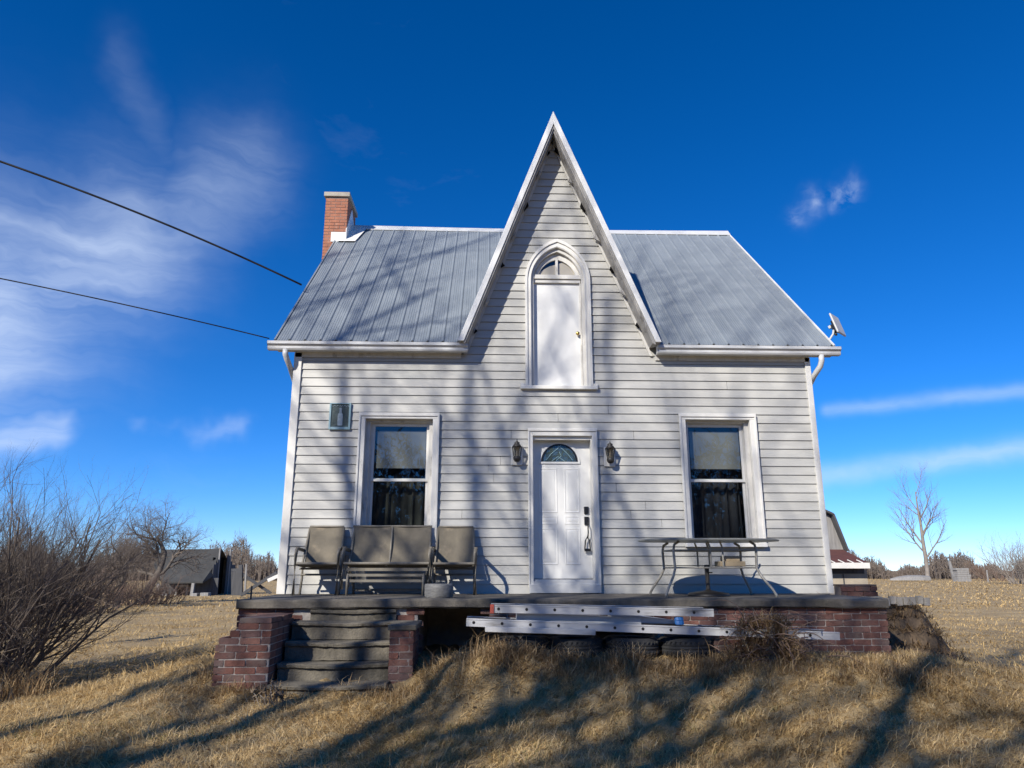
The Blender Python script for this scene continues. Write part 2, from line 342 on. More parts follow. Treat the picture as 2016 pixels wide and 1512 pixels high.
# ------------------------------------------------------------------ farmhouse
H = thing('farmhouse', (1.06, 0, .6), 'white clapboard farmhouse with steep pointed front gable and grey metal roof', 'house')
WX0, WX1, WZ0, WZ1 = -2.98, 5.10, 1.275, 4.90          # front wall
GA = (1.06, 8.95); GL = (-.43, 4.985); GR = (2.655, 4.995); GY = -.31     # front gable roof: ridge, left foot, right foot, front plane
RY, RZ = 4.1, 9.02                                      # main ridge
EY, EZ = -.15, 5.05; SL = (RZ-EZ)/(RY-EY)               # eave line of main roof
RX0, RX1 = -3.24, 5.43
def gl_x(z, off=0.0):   # x of left / right gable slope at height z, pulled inward by off
    return GA[0]-(GA[1]-z)*(GA[0]-GL[0])/(GA[1]-GL[1])+off
def gr_x(z, off=0.0): return GA[0]+(GA[1]-z)*(GR[0]-GA[0])/(GA[1]-GR[1])-off
TH = .12                                                 # horizontal thickness of the gable roof
# openings: name, centre, half width function of z, bottom, top
AC, AH, ASP, AAP = 1.116, .500, 6.10, 6.80                # pointed arch: centre, half width, springing, apex (outer edge of cut)
def arch_w(z, half=AH, sp=ASP, ap=AAP):
    if z <= sp: return half
    if z >= ap: return 0.0
    # circular arc through (half, sp) with vertical tangent and (0, ap)
    h = ap-sp; R = (h*h+half*half)/(2*half)
    return max(0.0, math.sqrt(max(0, R*R-(z-sp)**2))-(R-half))
OPEN = [(-1.33, lambda z: .555, 1.99, 3.87), (3.555, lambda z: .545, 1.99, 3.89), (1.153, lambda z: .475, 1.30, 3.65), (AC, arch_w, 4.36, AAP)]
wall = MB(); boards = []
course = .1335; z = WZ0
while z < 8.62:
    zb = min(z+course, 8.62)
    def lim(zz):
        if zz <= WZ1: return WX0+.02, WX1-.02
        return gl_x(zz, TH+.0), gr_x(zz, TH+.0)
    zm = min(z+.002, zb)
    if z < WZ1 < zb: la, ra = lim(z); lb, rb = la, ra      # course under the eaves
    else: (la, ra), (lb, rb) = lim(z), lim(zb)
    if z < WZ1 < zb: zb_ = zb
    segs = [(la, ra, lb, rb)]
    for oc, hw, o0, o1 in OPEN:
        if o0 < zb and o1 > z:
            out = []
            za_, zc_ = max(z, o0), min(zb, o1)
            wa, wb = hw(max(z, o0)), hw(min(zb, o1))
            if o1 >= AAP and zb > ASP: wa, wb = hw(z), hw(zb)
            for (a0, a1, b0, b1) in segs:
                if a0 < oc-wa and a1 > oc+wa:
                    out += [(a0, oc-wa, b0, oc-wb), (oc+wa, a1, oc+wb, b1)]
                else: out.append((a0, a1, b0, b1))
            segs = out
            if o0 > z+.005: boards.append((oc-wa, oc+wa, oc-wa, oc+wa, z, o0))
            if o1 < zb-.005 and wb > 0: boards.append((oc-wb, oc+wb, oc-wb, oc+wb, o1, zb))
    for (a0, a1, b0, b1) in segs:
        if a1-a0 < .02: continue
        if a1-a0 > 1.3 and rng.random() < .35:              # lap joint between two lengths
            j = lerp(a0, a1, rng.uniform(.2, .8)); boards += [(a0, j-.0025, b0, j-.0025, z, zb), (j+.0025, a1, j+.0025, b1, z, zb)]
        else: boards.append((a0, a1, b0, b1, z, zb))
    z += course
for (a0, a1, b0, b1, z0, z1) in boards:
    wall.prism([(a0, z0), (a1, z0), (b1, z1), (b0, z1)], .004, .10)
wallo = wall.build('front_wall', 'wallback', H)
for (a0, a1, b0, b1, z0, z1) in boards:
    yb = -.0195+rng.uniform(-.0015, .0015); yt = -.002; dz = rng.uniform(-.0012, .0012)
    b = MB().add([(a0, yb, z0+dz), (a1, yb, z0+dz), (b1, yt, z1-.002), (b0, yt, z1-.002), (a0, .003, z0+dz+.003), (a1, .003, z0+dz+.003), (b1, .003, z1-.002), (b0, .003, z1-.002)],
                 [(0,1,2,3), (5,4,7,6), (4,5,1,0), (1,5,6,2), (2,6,7,3), (4,0,3,7)])
    b.build('siding_board', 'siding', wallo)
# other walls
for xa, xb in ((WX0, WX0+.1), (WX1-.1, WX1)):
    m = MB(); p = [(.11, .35), (8.2, .35), (8.2, 4.95), (4.1, 8.82), (.11, 5.08)]
    m.add([(xa, y, zz) for y, zz in p]+[(xb, y, zz) for y, zz in p], [(0,1,2,3,4), (9,8,7,6,5)]+[(i, i+5, (i+1) % 5+5, (i+1) % 5) for i in range(5)])
    m.build('side_wall', 'siding', H)
MB().box((WX0+.11, 8.1, .35), (WX1-.11, 8.2, 4.95)).build('rear_wall', 'siding', H)
MB().box((WX0+.12, .15, .4), (WX1-.12, 8.05, 1.27)).build('floor', 'interior', H)
MB().box((WX0-.005, -.040, 1.272), (-2.865, .10, 4.87)).box((WX0-.012, .0, 1.273), (WX0-.003, .12, 4.87)).build('corner_board', 'trim', H, bevel=.006)
MB().box((5.02, -.040, 1.272), (WX1+.005, .10, 4.87)).box((WX1+.003, .0, 1.273), (WX1+.012, .12, 4.87)).build('corner_board', 'trim', H, bevel=.006)
# roof sheathing of the front slope (two parts beside the gable), rear slope and panels
def valley_y(x):
    zz = GA[1]-(GA[0]-x)*(GA[1]-GL[1])/(GA[0]-GL[0]) if x < GA[0] else GA[1]-(x-GA[0])*(GA[1]-GR[1])/(GR[0]-GA[0])
    return max(EY, (zz-EZ)/SL+EY)
def rp(x, y, dz=0.0): return (x, y, EZ+(y-EY)*SL+dz)
roof = MB()
def slab(pts, t):
    n = len(pts)
    roof.add([rp(x, y) for x, y in pts]+[rp(x, y, -t) for x, y in pts], [tuple(range(n)), tuple(reversed(range(n, 2*n)))]+[(i, i+n, (i+1) % n+n, (i+1) % n) for i in range(n)])
slab([(RX0, EY), (GL[0], EY), (GA[0]-.03, valley_y(GA[0]-.03)), (GA[0]-.03, RY), (RX0, RY)], .11)
slab([(GR[0], EY), (RX1, EY), (RX1, RY), (GA[0]+.03, RY), (GA[0]+.03, valley_y(GA[0]+.03))], .11)
roof.add([(RX0, RY, RZ), (RX1, RY, RZ), (RX1, 8.5, 4.9), (RX0, 8.5, 4.9), (RX0, RY, RZ-.11), (RX1, RY, RZ-.11), (RX1, 8.5, 4.79), (RX0, 8.5, 4.79)],
         [(0,1,2,3), (7,6,5,4), (0,4,5,1), (1,5,6,2), (2,6,7,3), (3,7,4,0)])
roofo = roof.build('roof', 'wood_grey', H)
def panel(x0, x1):
    w = x1-x0; prof = [(0, .004)]
    for c, hw, hh in ((.20, .02, .005), (.36, .02, .005), (.52, .02, .005), (.68, .02, .005)):
        prof += [(c-hw*1.6, .004), (c-hw*.6, .004+hh), (c+hw*.6, .004+hh), (c+hw*1.6, .004)]
    prof += [(.76, .004), (.85, .024), (.91, .024), (.985, .004), (1, .004)]
    vs = []; fs = []; n = len(prof); K = 8
    for t, dz in prof:
        x = x0+w*t; ya = valley_y(x)-.02 if GL[0]-.02 < x < GR[0]+.02 else EY-.045
        for k in range(K+1):
            y = lerp(ya, RY, k/K); vs.append(rp(x, y, dz*1.3+.003*math.sin(y*4+x*3)*(k not in (0, K))))
    for i in range(n-1):
        for k in range(K): fs.append((i*(K+1)+k, (i+1)*(K+1)+k, (i+1)*(K+1)+k+1, i*(K+1)+k+1))
    m = MB().add(vs, fs)
    b = len(m.v); m.add([(v[0], v[1]+.0, v[2]-.012) for v in vs], [tuple(reversed(f)) for f in fs])
    m.build('roof_panel', 'roofmetal', roofo)
PW = .2345; x = RX0
while x < RX1-.01:
    x1 = min(x+PW, RX1)
    if not (x > GA[0]-.12 and x1 < GA[0]+.12) and valley_y((x+x1)/2) < RY-.1: panel(x, x1)
    x = x1
# rear slope metal, ridge cap, rake edges
MB().add([(RX0, RY+.01, RZ+.012), (RX1, RY+.01, RZ+.012), (RX1, 8.52, 4.905), (RX0, 8.52, 4.905)], [(0, 1, 2, 3)]).build('rear_panel', 'roofmetal', roofo)
def ridge(x0, x1):
    m = MB(); n = 14
    for i in range(n+1):
        x = lerp(x0, x1, i/n); s = -.035*math.sin(math.pi*(x-RX0)/(RX1-RX0))
        m.v += [(x, RY-.13, RZ-.13*SL+.048+s*.4), (x, RY, RZ+.075+s), (x, RY+.13, RZ-.13*SL+.048+s*.4), (x, RY-.13, RZ-.13*SL+.03+s*.4), (x, RY+.13, RZ-.13*SL+.03+s*.4)]
    for i in range(n):
        a, b = i*5, i*5+5; m.f += [(a, b, b+1, a+1), (a+1, b+1, b+2, a+2), (a+3, b+3, b, a), (a+2, b+2, b+4, a+4)]
    m.f += [(0, 1, 2, 4, 3), (n*5+3, n*5+4, n*5+2, n*5+1, n*5)]
    m.build('ridge_cap', 'gutterwhite', roofo)
ridge(RX0, RX1+.02)
for xe, s in ((RX0, -1), (RX1, 1)):
    m = MB(); a, b = Vector(rp(xe, EY-.04)), Vector(rp(xe, RY)); u = Vector((0, -SL, 1)).normalized()
    for p in (a, b):
        m.v += [p+Vector((s*.002, 0, 0))+u*.022, p+Vector((s*.028, 0, 0))+u*.022, p+Vector((s*.028, 0, 0))-u*.13, p+Vector((s*.002, 0, 0))-u*.13]
    m.v = [tuple(v) for v in m.v]
    m.f = [(0,1,2,3), (7,6,5,4), (0,4,5,1), (1,5,6,2), (2,6,7,3), (3,7,4,0)]
    m.build('rake_edge', 'roofedge' if s > 0 else 'roofmetal', roofo)
    m = MB(); c, d = Vector((xe, RY, RZ)), Vector((xe, 8.5, 4.9)); m.bar(c+Vector((s*.015, 0, -.05)), d+Vector((s*.015, 0, -.05)), .025, .15); m.build('rake_edge', 'roofmetal', roofo)
# soffit and fascia of the eaves
for x0, x1 in ((RX0, GL[0]+.02), (GR[0]-.02, RX1)):
    MB().box((x0+.01, -.145, 4.875), (x1, -.035, 4.893)).build('soffit', 'gutter', H)
    MB().box((x0+.005, -.15, 4.88), (x1, -.135, 5.03)).build('fascia', 'gutterwhite', H)
    MB().box((max(x0, WX0+.01), -.040, 4.80), (min(x1, WX1-.01), -.029, 4.876)).build('frieze_board', 'trim_old', H)
# front gable roof
gab = MB()
for (fx, fz), s in ((GL, 1), (GR, -1)):
    ya = valley_y(GA[0])+.06
    p = [(fx, GY, fz), (fx, EY+.03, fz), (GA[0], ya, GA[1]), (GA[0], GY, GA[1])]
    q = [(fx+s*TH*.9, GY, fz), (fx+s*TH*.9, EY+.12, fz), (GA[0], ya, GA[1]-.31), (GA[0], GY, GA[1]-.31)]
    gab.add(p+q, [(0,1,2,3), (7,6,5,4), (0,4,5,1), (3,7,4,0), (1,5,6,2)])
gabo = gab.build('gable_roof', 'wood_grey', H)
for (fx, fz), s in ((GL, 1), (GR, -1)):
    d = Vector((GA[0]-fx, 0, GA[1]-fz)).normalized(); out = Vector((-d.z, 0, d.x))*(1 if s > 0 else -1)     # outward normal of the slope
    if out.z < 0: out = -out
    # metal skin on the slope with ribs
    ya = valley_y(GA[0])+.06
    f0, f1 = Vector((fx, GY-.03, fz)), Vector((GA[0], GY-.03, GA[1])); b0, b1 = Vector((fx, EY+.02, fz)), Vector((GA[0], ya, GA[1]))
    m = MB().add([f0+out*.006, b0+out*.006, b1+out*.006, f1+out*.006, f0+out*.016, b0+out*.016, b1+out*.016, f1+out*.016], [(0,1,2,3), (7,6,5,4), (0,4,5,1), (1,5,6,2), (2,6,7,3), (3,7,4,0)])
    m.build('roof_panel', 'roofmetal', gabo)
    # rake trim: bright metal edge and the old painted board behind it
    tp, bt = Vector((GA[0], GY-.014, GA[1])), Vector((fx, GY-.014, fz))
    ins = -out
    def strip(o0, o1, y0, y1, name, mm, cut=0.0):
        t0, t1 = tp+ins*o0, tp+ins*o1
        # meet at the centre line
        t0 = t0+d*((GA[0]-t0.x)/d.x); t1 = t1+d*((GA[0]-t1.x)/d.x); b0_, b1_ = bt+ins*o0, bt+ins*o1
        b1_ = b1_+d*((b0_.z-b1_.z)/d.z)
        vs = [Vector((v.x, y, v.z)) for y in (y0, y1) for v in (b0_, b1_, t1, t0)]
        MB().add(vs, [(0,1,2,3), (7,6,5,4), (0,4,5,1), (1,5,6,2), (2,6,7,3), (3,7,4,0)]).build(name, mm, gabo, bevel=.004)
    strip(-.022, .062, GY-.045, GY-.002, 'rake_board', 'roofedge')
    strip(.066, .092, GY-.025, GY-.001, 'rake_board', 'wood_grey')
    # ragged splinters where old brackets were torn off; every other one black, as a painted dark notch
    for k in range(7):
        t = (k+.7+rng.uniform(-.2, .2))/7.6; c = bt+(tp-bt)*t+ins*.125; c.y = -.06-rng.uniform(0, .05)
        L = rng.uniform(.05, .11)
        MB().add([c-d*L+ins*.006, c+d*L*.7+ins*.006, c+d*L*.2+ins*rng.uniform(.035, .06), c-d*L+Vector((0, -.08, 0))+ins*.004, c+d*L*.7+Vector((0, -.05, 0))+ins*.004, c+d*L*.2+Vector((0, -.05, 0))+ins*.02],
                 [(0,1,2), (5,4,3), (0,3,4,1), (1,4,5,2), (2,5,3,0)]).build('broken_bracket', 'wood_grey' if k % 2 else 'dark', gabo)
    # narrow white bead where the siding meets the soffit
    m = MB(); zt, zb = 8.60, 4.87
    f = gl_x if s > 0 else gr_x
    m.prism([(f(zb, TH-.012), zb), (f(zb, TH+.032), zb), (f(zt, TH+.032), zt), (f(zt, TH-.012), zt)] if s > 0 else [(f(zb, TH+.032), zb), (f(zb, TH-.012), zb), (f(zt, TH-.012), zt), (f(zt, TH+.032), zt)], -.042, -.024)
    m.build('gable_bead', 'trim_old', H)
# gutters and downspouts
def gutter(x0, x1):
    prof = [(-.135, 4.985), (-.135, 4.865), (-.215, 4.862), (-.228, 4.885), (-.228, 4.918), (-.262, 4.945), (-.262, 4.99), (-.25, 4.99), (-.25, 4.955), (-.213, 4.925), (-.213, 4.892), (-.205, 4.875), (-.147, 4.877), (-.147, 4.985)]
    n = len(prof); m = MB().add([(x0, y, zz) for y, zz in prof]+[(x1, y, zz) for y, zz in prof], [(i, i+n, (i+1) % n+n, (i+1) % n) for i in range(n)])
    for xx in (x0+.001, x1-.001):
        m.add([(xx-.0015, y, zz) for y, zz in prof[:7]]+[(xx+.0015, y, zz) for y, zz in prof[:7]], [tuple(range(7))[::-1], tuple(range(7, 14))]+[(i, (i+1) % 7, (i+1) % 7+7, i+7) for i in range(7)])
    return m.build('gutter', 'gutter', H)
gutter(-3.35, -.305); gutter(2.635, 5.52)
MB().tube([(-3.08, -.20, 4.868), (-3.08, -.20, 4.80), (-3.06, -.15, 4.72), (-3.03, -.04, 4.62), (-3.03, .30, 4.46), (-3.03, .42, 4.36), (-3.03, .44, 4.1), (-3.03, .44, 1.0)], .042, 8).build('downspout', 'gutter', H, smooth=True)
MB().tube([(5.22, -.19, 4.868), (5.22, -.19, 4.78), (5.21, -.15, 4.70), (5.15, -.02, 4.57), (5.145, .25, 4.42), (5.145, .42, 4.32), (5.145, .44, 4.1), (5.145, .44, 1.0)], .043, 8).build('downspout', 'gutterwhite', H, smooth=True)

# ---- windows
def window(x0, x1, z0, z1, gx0, gx1, blind_bottom, curtain_reflection=None):
    """x0..z1 = opening in the wall; glass runs gx0..gx1"""
    T = .075; Yo = -.05
    fr = MB()
    fr.box((x0-.035, Yo, z1-.035), (x1+.035, .0, z1+.04))
    fr.box((x0-.035, Yo, z0-.0), (x0+.045, .0, z1-.035)).box((x1-.045, Yo, z0-.0), (x1+.035, .0, z1-.035))
    W_ = fr.build('window', 'trim', H, bevel=.006)
    m = MB().box((x0-.055, Yo-.018, z1+.005), (x1+.055, Yo+.03, z1+.058)).box((x0-.055, Yo-.018, z0), (x0-.025, Yo+.03, z1+.005)).box((x1+.025, Yo-.018, z0), (x1+.055, Yo+.03, z1+.005))
    m.build('casing', 'trim', W_, bevel=.004)
    m = MB()                                               # reveals back to the sash, stepped
    for k, (ya, yb, t) in enumerate(((-.0, .06, .045), (.06, .18, .08))):
        m.box((x0+.0, ya, z0), (x0+t+.025*k, yb, z1-.03-.03*k)).box((x1-t-.025*k, ya, z0), (x1, yb, z1-.03-.03*k)).box((x0, ya, z1-.035-.035*k), (x1, yb, z1))
    m.build('jamb', 'trim_old', W_, bevel=.003)
    MB().box((x0-.06, -.095, z0-.055), (x1+.06, .20, z0)).build('sill', 'trim', W_, bevel=.006)
    zm = (z0+z1)/2-.005; zt = z1-.085
    def sash(a, b, c, d, y, t, nm='sash'):
        q = MB().box((a, y, c), (a+t, y+.03, d)).box((b-t, y, c), (b, y+.03, d)).box((a+t, y, c), (b-t, y+.03, c+t)).box((a+t, y, d-t), (b-t, y+.03, d))
        s_ = q.build(nm, 'trim', W_, bevel=.003)
        MB().add([(a+t, y+.014, c+t), (b-t, y+.014, c+t), (b-t, y+.014, d-t), (a+t, y+.014, d-t)], [(0, 1, 2, 3)]).build('pane', 'glass', W_)
    gx0 -= .035; gx1 += .035
    sash(gx0, gx1, zm-.02, zt, .135, .035); sash(gx0, gx1, z0+.01, zm+.03, .168, .035)
    MB().box((gx0-.12, .132, z0), (gx0, .21, zt+.06)).box((gx1, .132, z0), (gx1+.12, .21, zt+.06)).box((gx0-.1, .133, zt), (gx1+.1, .208, zt+.07)).build('stop', 'trim_old', W_)
    MB().box((gx0+.07, .168, blind_bottom), (gx1-.045, .171, zt-.10)).box((gx0+.07, .166, blind_bottom-.012), (gx1-.045, .175, blind_bottom+.012)).build('blind', 'blind', W_)
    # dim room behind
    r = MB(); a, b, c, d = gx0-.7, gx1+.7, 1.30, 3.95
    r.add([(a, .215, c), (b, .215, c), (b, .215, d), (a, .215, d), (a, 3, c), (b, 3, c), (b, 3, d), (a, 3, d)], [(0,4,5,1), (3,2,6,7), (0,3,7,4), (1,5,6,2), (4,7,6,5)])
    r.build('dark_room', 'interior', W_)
    if curtain_reflection:
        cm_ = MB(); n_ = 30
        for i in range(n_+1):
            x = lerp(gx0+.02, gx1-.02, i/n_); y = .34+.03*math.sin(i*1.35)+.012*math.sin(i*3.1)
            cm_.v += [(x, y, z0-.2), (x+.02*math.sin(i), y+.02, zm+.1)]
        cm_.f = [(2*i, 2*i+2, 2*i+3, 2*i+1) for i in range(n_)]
        cm_.build('curtain', curtain_reflection, W_, smooth=True)  # a cloth curtain at right, a painted greenish reflection at left
    return W_
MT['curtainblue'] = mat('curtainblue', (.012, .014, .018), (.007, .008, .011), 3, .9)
MT['curtaingreen'] = mat('curtaingreen', (.026, .028, .022), (.014, .015, .012), 3, .9)  # left pane's dark greenish tree reflection, put into a folded sheet's colour
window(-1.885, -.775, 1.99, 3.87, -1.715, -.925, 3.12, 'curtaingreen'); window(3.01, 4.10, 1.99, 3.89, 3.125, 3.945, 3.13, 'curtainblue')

# ---- front door
dx0, dx1, dz0, dz1 = .755, 1.585, 1.475, 3.535
YD = .15
D = MB().box((dx0-.06, YD, dz0), (dx1, YD+.045, dz1)).build('front_door', 'doorwhite', H)
dx0 -= .06
m = MB().box((.635, -.055, 1.36), (.70, .0, 3.68)).box((1.60, -.055, 1.36), (1.67, .0, 3.68)).box((.70, -.055, 3.585), (1.60, .0, 3.68))
m.build('door_casing', 'trim', D, bevel=.006)
MB().box((.625, -.075, 3.655), (1.68, -.02, 3.70)).box((.625, -.07, 1.36), (.648, -.02, 3.655)).box((1.657, -.07, 1.36), (1.68, -.02, 3.655)).build('door_moulding', 'trim', D, bevel=.004)
m = MB().box((.66, .0, 1.36), (.695, YD+.05, 3.60)).box((1.585, .0, 1.36), (1.64, YD+.05, 3.60)).box((.695, .0, 3.535), (1.585, YD+.05, 3.60))
m.build('door_jamb', 'trim', D, bevel=.003)
MB().box((.70, -.02, 1.445), (1.60, YD, 1.472)).box((.69, -.055, 1.40), (1.61, YD, 1.445)).box((.63, -.085, 1.283), (1.675, -.03, 1.40)).build('threshold', 'gutterwhite', D, bevel=.004)
MB().box((.72, YD-.02, 1.472), (1.585, YD+.02, 1.482)).build('door_sweep', 'black', D)
fcx, fz0, fr_ = 1.118, 3.215, .285
n = 18; arc = [(fcx+math.cos(math.pi*i/n)*fr_, fz0+math.sin(math.pi*i/n)*fr_*.98) for i in range(n+1)]
def ring(outer, inner, y0, y1):
    k = len(outer); vs = [(x, y, z) for y in (y0, y1) for p in (outer, inner) for x, z in p]; fs = []
    for i in range(k-1):
        o, ii, O, I = i, k+i, 2*k+i, 3*k+i
        fs += [(ii, ii+1, o+1, o), (O, O+1, I+1, I), (o, o+1, O+1, O), (I, I+1, ii+1, ii)]
    return MB().add(vs, fs)
ring([(fcx+math.cos(math.pi*i/n)*(fr_+.03), fz0+math.sin(math.pi*i/n)*(fr_+.03)) for i in range(n+1)], arc, YD-.018, YD).box((fcx-fr_-.03, YD-.018, fz0-.03), (fcx+fr_+.03, YD, fz0)).build('fanlight_frame', 'doorwhite', D)
ring(arc, [(fcx+(x-fcx)*.88, fz0+.01+(z-fz0)*.88) for x, z in arc], YD-.012, YD-.004).build('fanlight_lead', 'black', D)
MB().add([(x, YD-.006, z) for x, z in arc], [tuple(range(len(arc)))]).build('fanlight_pane', 'glass', D)
MB().prism([(x, z) for x, z in arc], YD-.0018, YD-.0005).build('fanlight_backing', 'plaquebg', D)
m = MB()
for pts in ([(-.2, .03), (-.13, .12), (-.03, .2), (.02, .25)], [(.2, .03), (.13, .12), (.05, .2), (-.02, .25)], [(-.12, .01), (-.02, .08), (.08, .01)], [(-.05, .02), (.03, .09), (.0, .15)]):
    m.tube([(fcx+a, YD-.009, fz0+b) for a, b in pts], .005, 5)
m.build('fanlight_came', 'teal', D)
def raised(x0, x1, z0, z1):
    y = YD; m = MB()
    def fr(a, b, c, d, ya): return [(a, ya, c), (b, ya, c), (b, ya, d), (a, ya, d)]
    L = [fr(x0, x1, z0, z1, y-.001), fr(x0+.012, x1-.012, z0+.012, z1-.012, y-.006), fr(x0+.03, x1-.03, z0+.03, z1-.03, y-.0015), fr(x0+.055, x1-.055, z0+.055, z1-.055, y-.005)]
    vs = [p for q in L for p in q]; fs = []
    for k in range(3):
        for i in range(4): fs.append((k*4+i, k*4+(i+1) % 4, k*4+4+(i+1) % 4, k*4+4+i))
    fs.append((12, 13, 14, 15)); m.add(vs, fs).build('raised_panel', 'doorwhite', D)
raised(.79, 1.08, 2.44, 3.12); raised(1.18, 1.42, 2.44, 3.12); raised(.79, 1.08, 1.68, 2.22); raised(1.18, 1.42, 1.68, 2.22); raised(.79, 1.08, 2.27, 2.40); raised(1.18, 1.42, 2.27, 2.40)
hx = 1.512
MB().box((hx-.034, YD-.028, 2.425), (hx+.034, YD-.001, 2.535)).build('deadbolt', 'black', D, bevel=.006)
MB().box((hx-.034, YD-.028, 2.265), (hx+.034, YD-.001, 2.385)).tube([(hx+.01, YD-.03, 2.30), (hx+.012, YD-.075, 2.24), (hx+.012, YD-.08, 2.14), (hx+.006, YD-.05, 2.06)], .011, 6).build('door_handle', 'black', D, bevel=.003)
m = MB().tube([(hx-.03, YD-.055, 2.03), (hx-.042, YD-.055, 1.90), (hx+.042, YD-.055, 1.90), (hx+.03, YD-.055, 2.03), (hx, YD-.055, 2.09), (hx-.03, YD-.055, 2.03)], .011, 6).box((hx-.045, YD-.075, 1.875), (hx+.045, YD-.035, 1.915))
m.build('lock_box', 'black', D)

# ---- upper gothic door
def archpoly(half, sp, ap, z0, n=12):
    pts = [(AC-half, z0)]; L = []
    for i in range(n+1):
        zz = sp+(ap-sp)*(1-math.cos(math.pi/2*i/n)) if False else sp+(ap-sp)*i/n
        L.append((AC-arch_w(zz, half, sp, ap), zz))
    pts += L; pts += [(2*AC-x, zz) for x, zz in reversed(L[:-1])]; pts.append((AC+half, z0)); return pts
UD = MB().box((.70, .085, 4.38), (1.502, .125, 6.115)).build('upper_door', 'doorwhite', H, bevel=.004)
# moulded casing: three stepped rings following the pointed arch
def archring(h0, a0, h1, a1, y0, y1, name, mm, z0=4.375):
    o = archpoly(h0, ASP+.02, a0, z0); i = archpoly(h1, ASP+.02, a1, z0)
    o = o[::-1]; i = i[::-1]
    ring(o, i, y0, y1).build(name, mm, UD)
archring(.525, 6.845, .487, 6.790, -.062, .0, 'arch_moulding', 'trim')
archring(.487, 6.790, .425, 6.70, -.042, .0, 'arch_casing', 'trim')
archring(.447, 6.73, .432, 6.71, -.05, -.042, 'arch_bead', 'trim')
archring(.425, 6.70, .388, 6.64, .0, .14, 'arch_jamb', 'trim_old')
MB().box((.70, .02, 6.175), (1.53, .14, 6.245)).box((.735, .045, 6.115), (1.495, .13, 6.175)).build('transom_bar', 'trim_old', UD, bevel=.004)
archring(.385, 6.635, .33, 6.53, .06, .10, 'transom_frame', 'trim_old', z0=6.246)
MB().box((1.095, .055, 6.246), (1.135, .095, 6.57)).build('mullion', 'trim_old', UD)
TP = archpoly(.38, ASP+.02, 6.62, 6.247)[::-1]
MB().add([(x, .085, z) for x, z in TP], [tuple(range(len(TP)))]).build('transom_pane', 'glass', UD)
MB().prism([(.76, 6.248), (1.47, 6.248), (1.45, 6.34), (1.25, 6.50), (1.0, 6.42), (.80, 6.30)], .094, .099).build('transom_blind', 'tan', UD)
MB().prism(archpoly(.45, ASP+.02, 6.72, 4.37)[::-1], .141, .16).build('door_backing', 'interior', UD)
MB().box((.515, -.075, 4.315), (1.717, .10, 4.372)).build('upper_sill', 'trim', UD, bevel=.008)
MB().box((.515, -.055, 4.372), (.58, -.005, 4.41)).box((1.65, -.055, 4.372), (1.717, -.005, 4.41)).build('sill_horn', 'trim', UD, bevel=.004)
k = MB().lathe([(.0, 0), (.012, .0), (.012, .03), (.028, .04), (.032, .055), (.022, .07), (0.001, .072)], n=12)
k.v = [(1.432+x, .085-zz, 5.255+y) for x, y, zz in k.v]; k.build('door_knob', 'brass', UD, smooth=True)
MB().box((.695, .06, 4.375), (.715, .11, 6.115)).box((1.478, .05, 4.375), (1.50, .11, 6.115)).build('door_stop', 'trim_old', UD)

# ---- chimney
CHX0, CHX1, CHY0, CHY1, CHZ = -3.50, -3.03, 3.40, 4.32, 9.40
ch = MB().box((CHX0+.006, CHY0+.006, .3), (CHX1-.006, CHY1-.006, CHZ)).build('chimney', 'mortardark', H)
m = MB(); zz = 6.6; r_ = 0; bl, bh, j = .205, .060, .011
while zz+bh < CHZ+.01:
    for fx0, fx1, fy, ax in ((CHX0, CHX1, CHY0, 'x'), (CHX0, CHX1, CHY1-.012, 'x'), (CHY0, CHY1, CHX0, 'y'), (CHY0, CHY1, CHX1-.012, 'y')):
        p = fx0-(bl/2 if r_ % 2 else 0)
        while p < fx1-.01:
            a, b = max(p, fx0), min(p+bl, fx1); e = rng.uniform(-.003, .003)
            if b-a > .03:
                if ax == 'x': m.box((a, fy+e, zz), (b, fy+.012+e, zz+bh))
                else: m.box((fy+e, a, zz), (fy+.012+e, b, zz+bh))
            p += bl+j
    zz += bh+j; r_ += 1
m.build('brick_courses', 'brickorange', ch, kind='stuff')
MB().box((CHX0-.04, CHY0-.04, CHZ), (CHX1+.04, CHY1+.04, CHZ+.10)).build('chimney_cap', 'capstone', ch, bevel=.008)
zf = EZ+(CHY0-EY)*SL
MB().box((CHX0+.16, CHY0-.02, zf-.02), (CHX1-.005, CHY0-.002, zf+.20)).add(
    [(CHX1+.012, CHY0-.02, zf-.02), (CHX1+.012, CHY0-.02, zf+.28), (CHX1+.012, RY-.25, RZ+.32), (CHX1+.012, RY+.1, RZ+.0), (CHX1-.004, CHY0-.02, zf-.02), (CHX1-.004, CHY0-.02, zf+.28), (CHX1-.004, RY-.25, RZ+.32), (CHX1-.004, RY+.1, RZ+.0)],
    [(3,2,1,0), (4,5,6,7), (0,1,5,4), (1,2,6,5), (2,3,7,6), (3,0,4,7)]).build('flashing', 'roofedge', ch)
MB().add([rp(RX0+.03, CHY0-.10, .055), rp(CHX1+.22, CHY0-.10, .055), rp(CHX1+.34, RY-.1, .06), rp(CHX1+.01, RY-.1, .06), rp(CHX1+.01, CHY0-.01, .06), rp(RX0+.05, CHY0-.01, .06)], [(0, 1, 2, 3, 4, 5)]).build('apron_flashing', 'roofedge', ch)

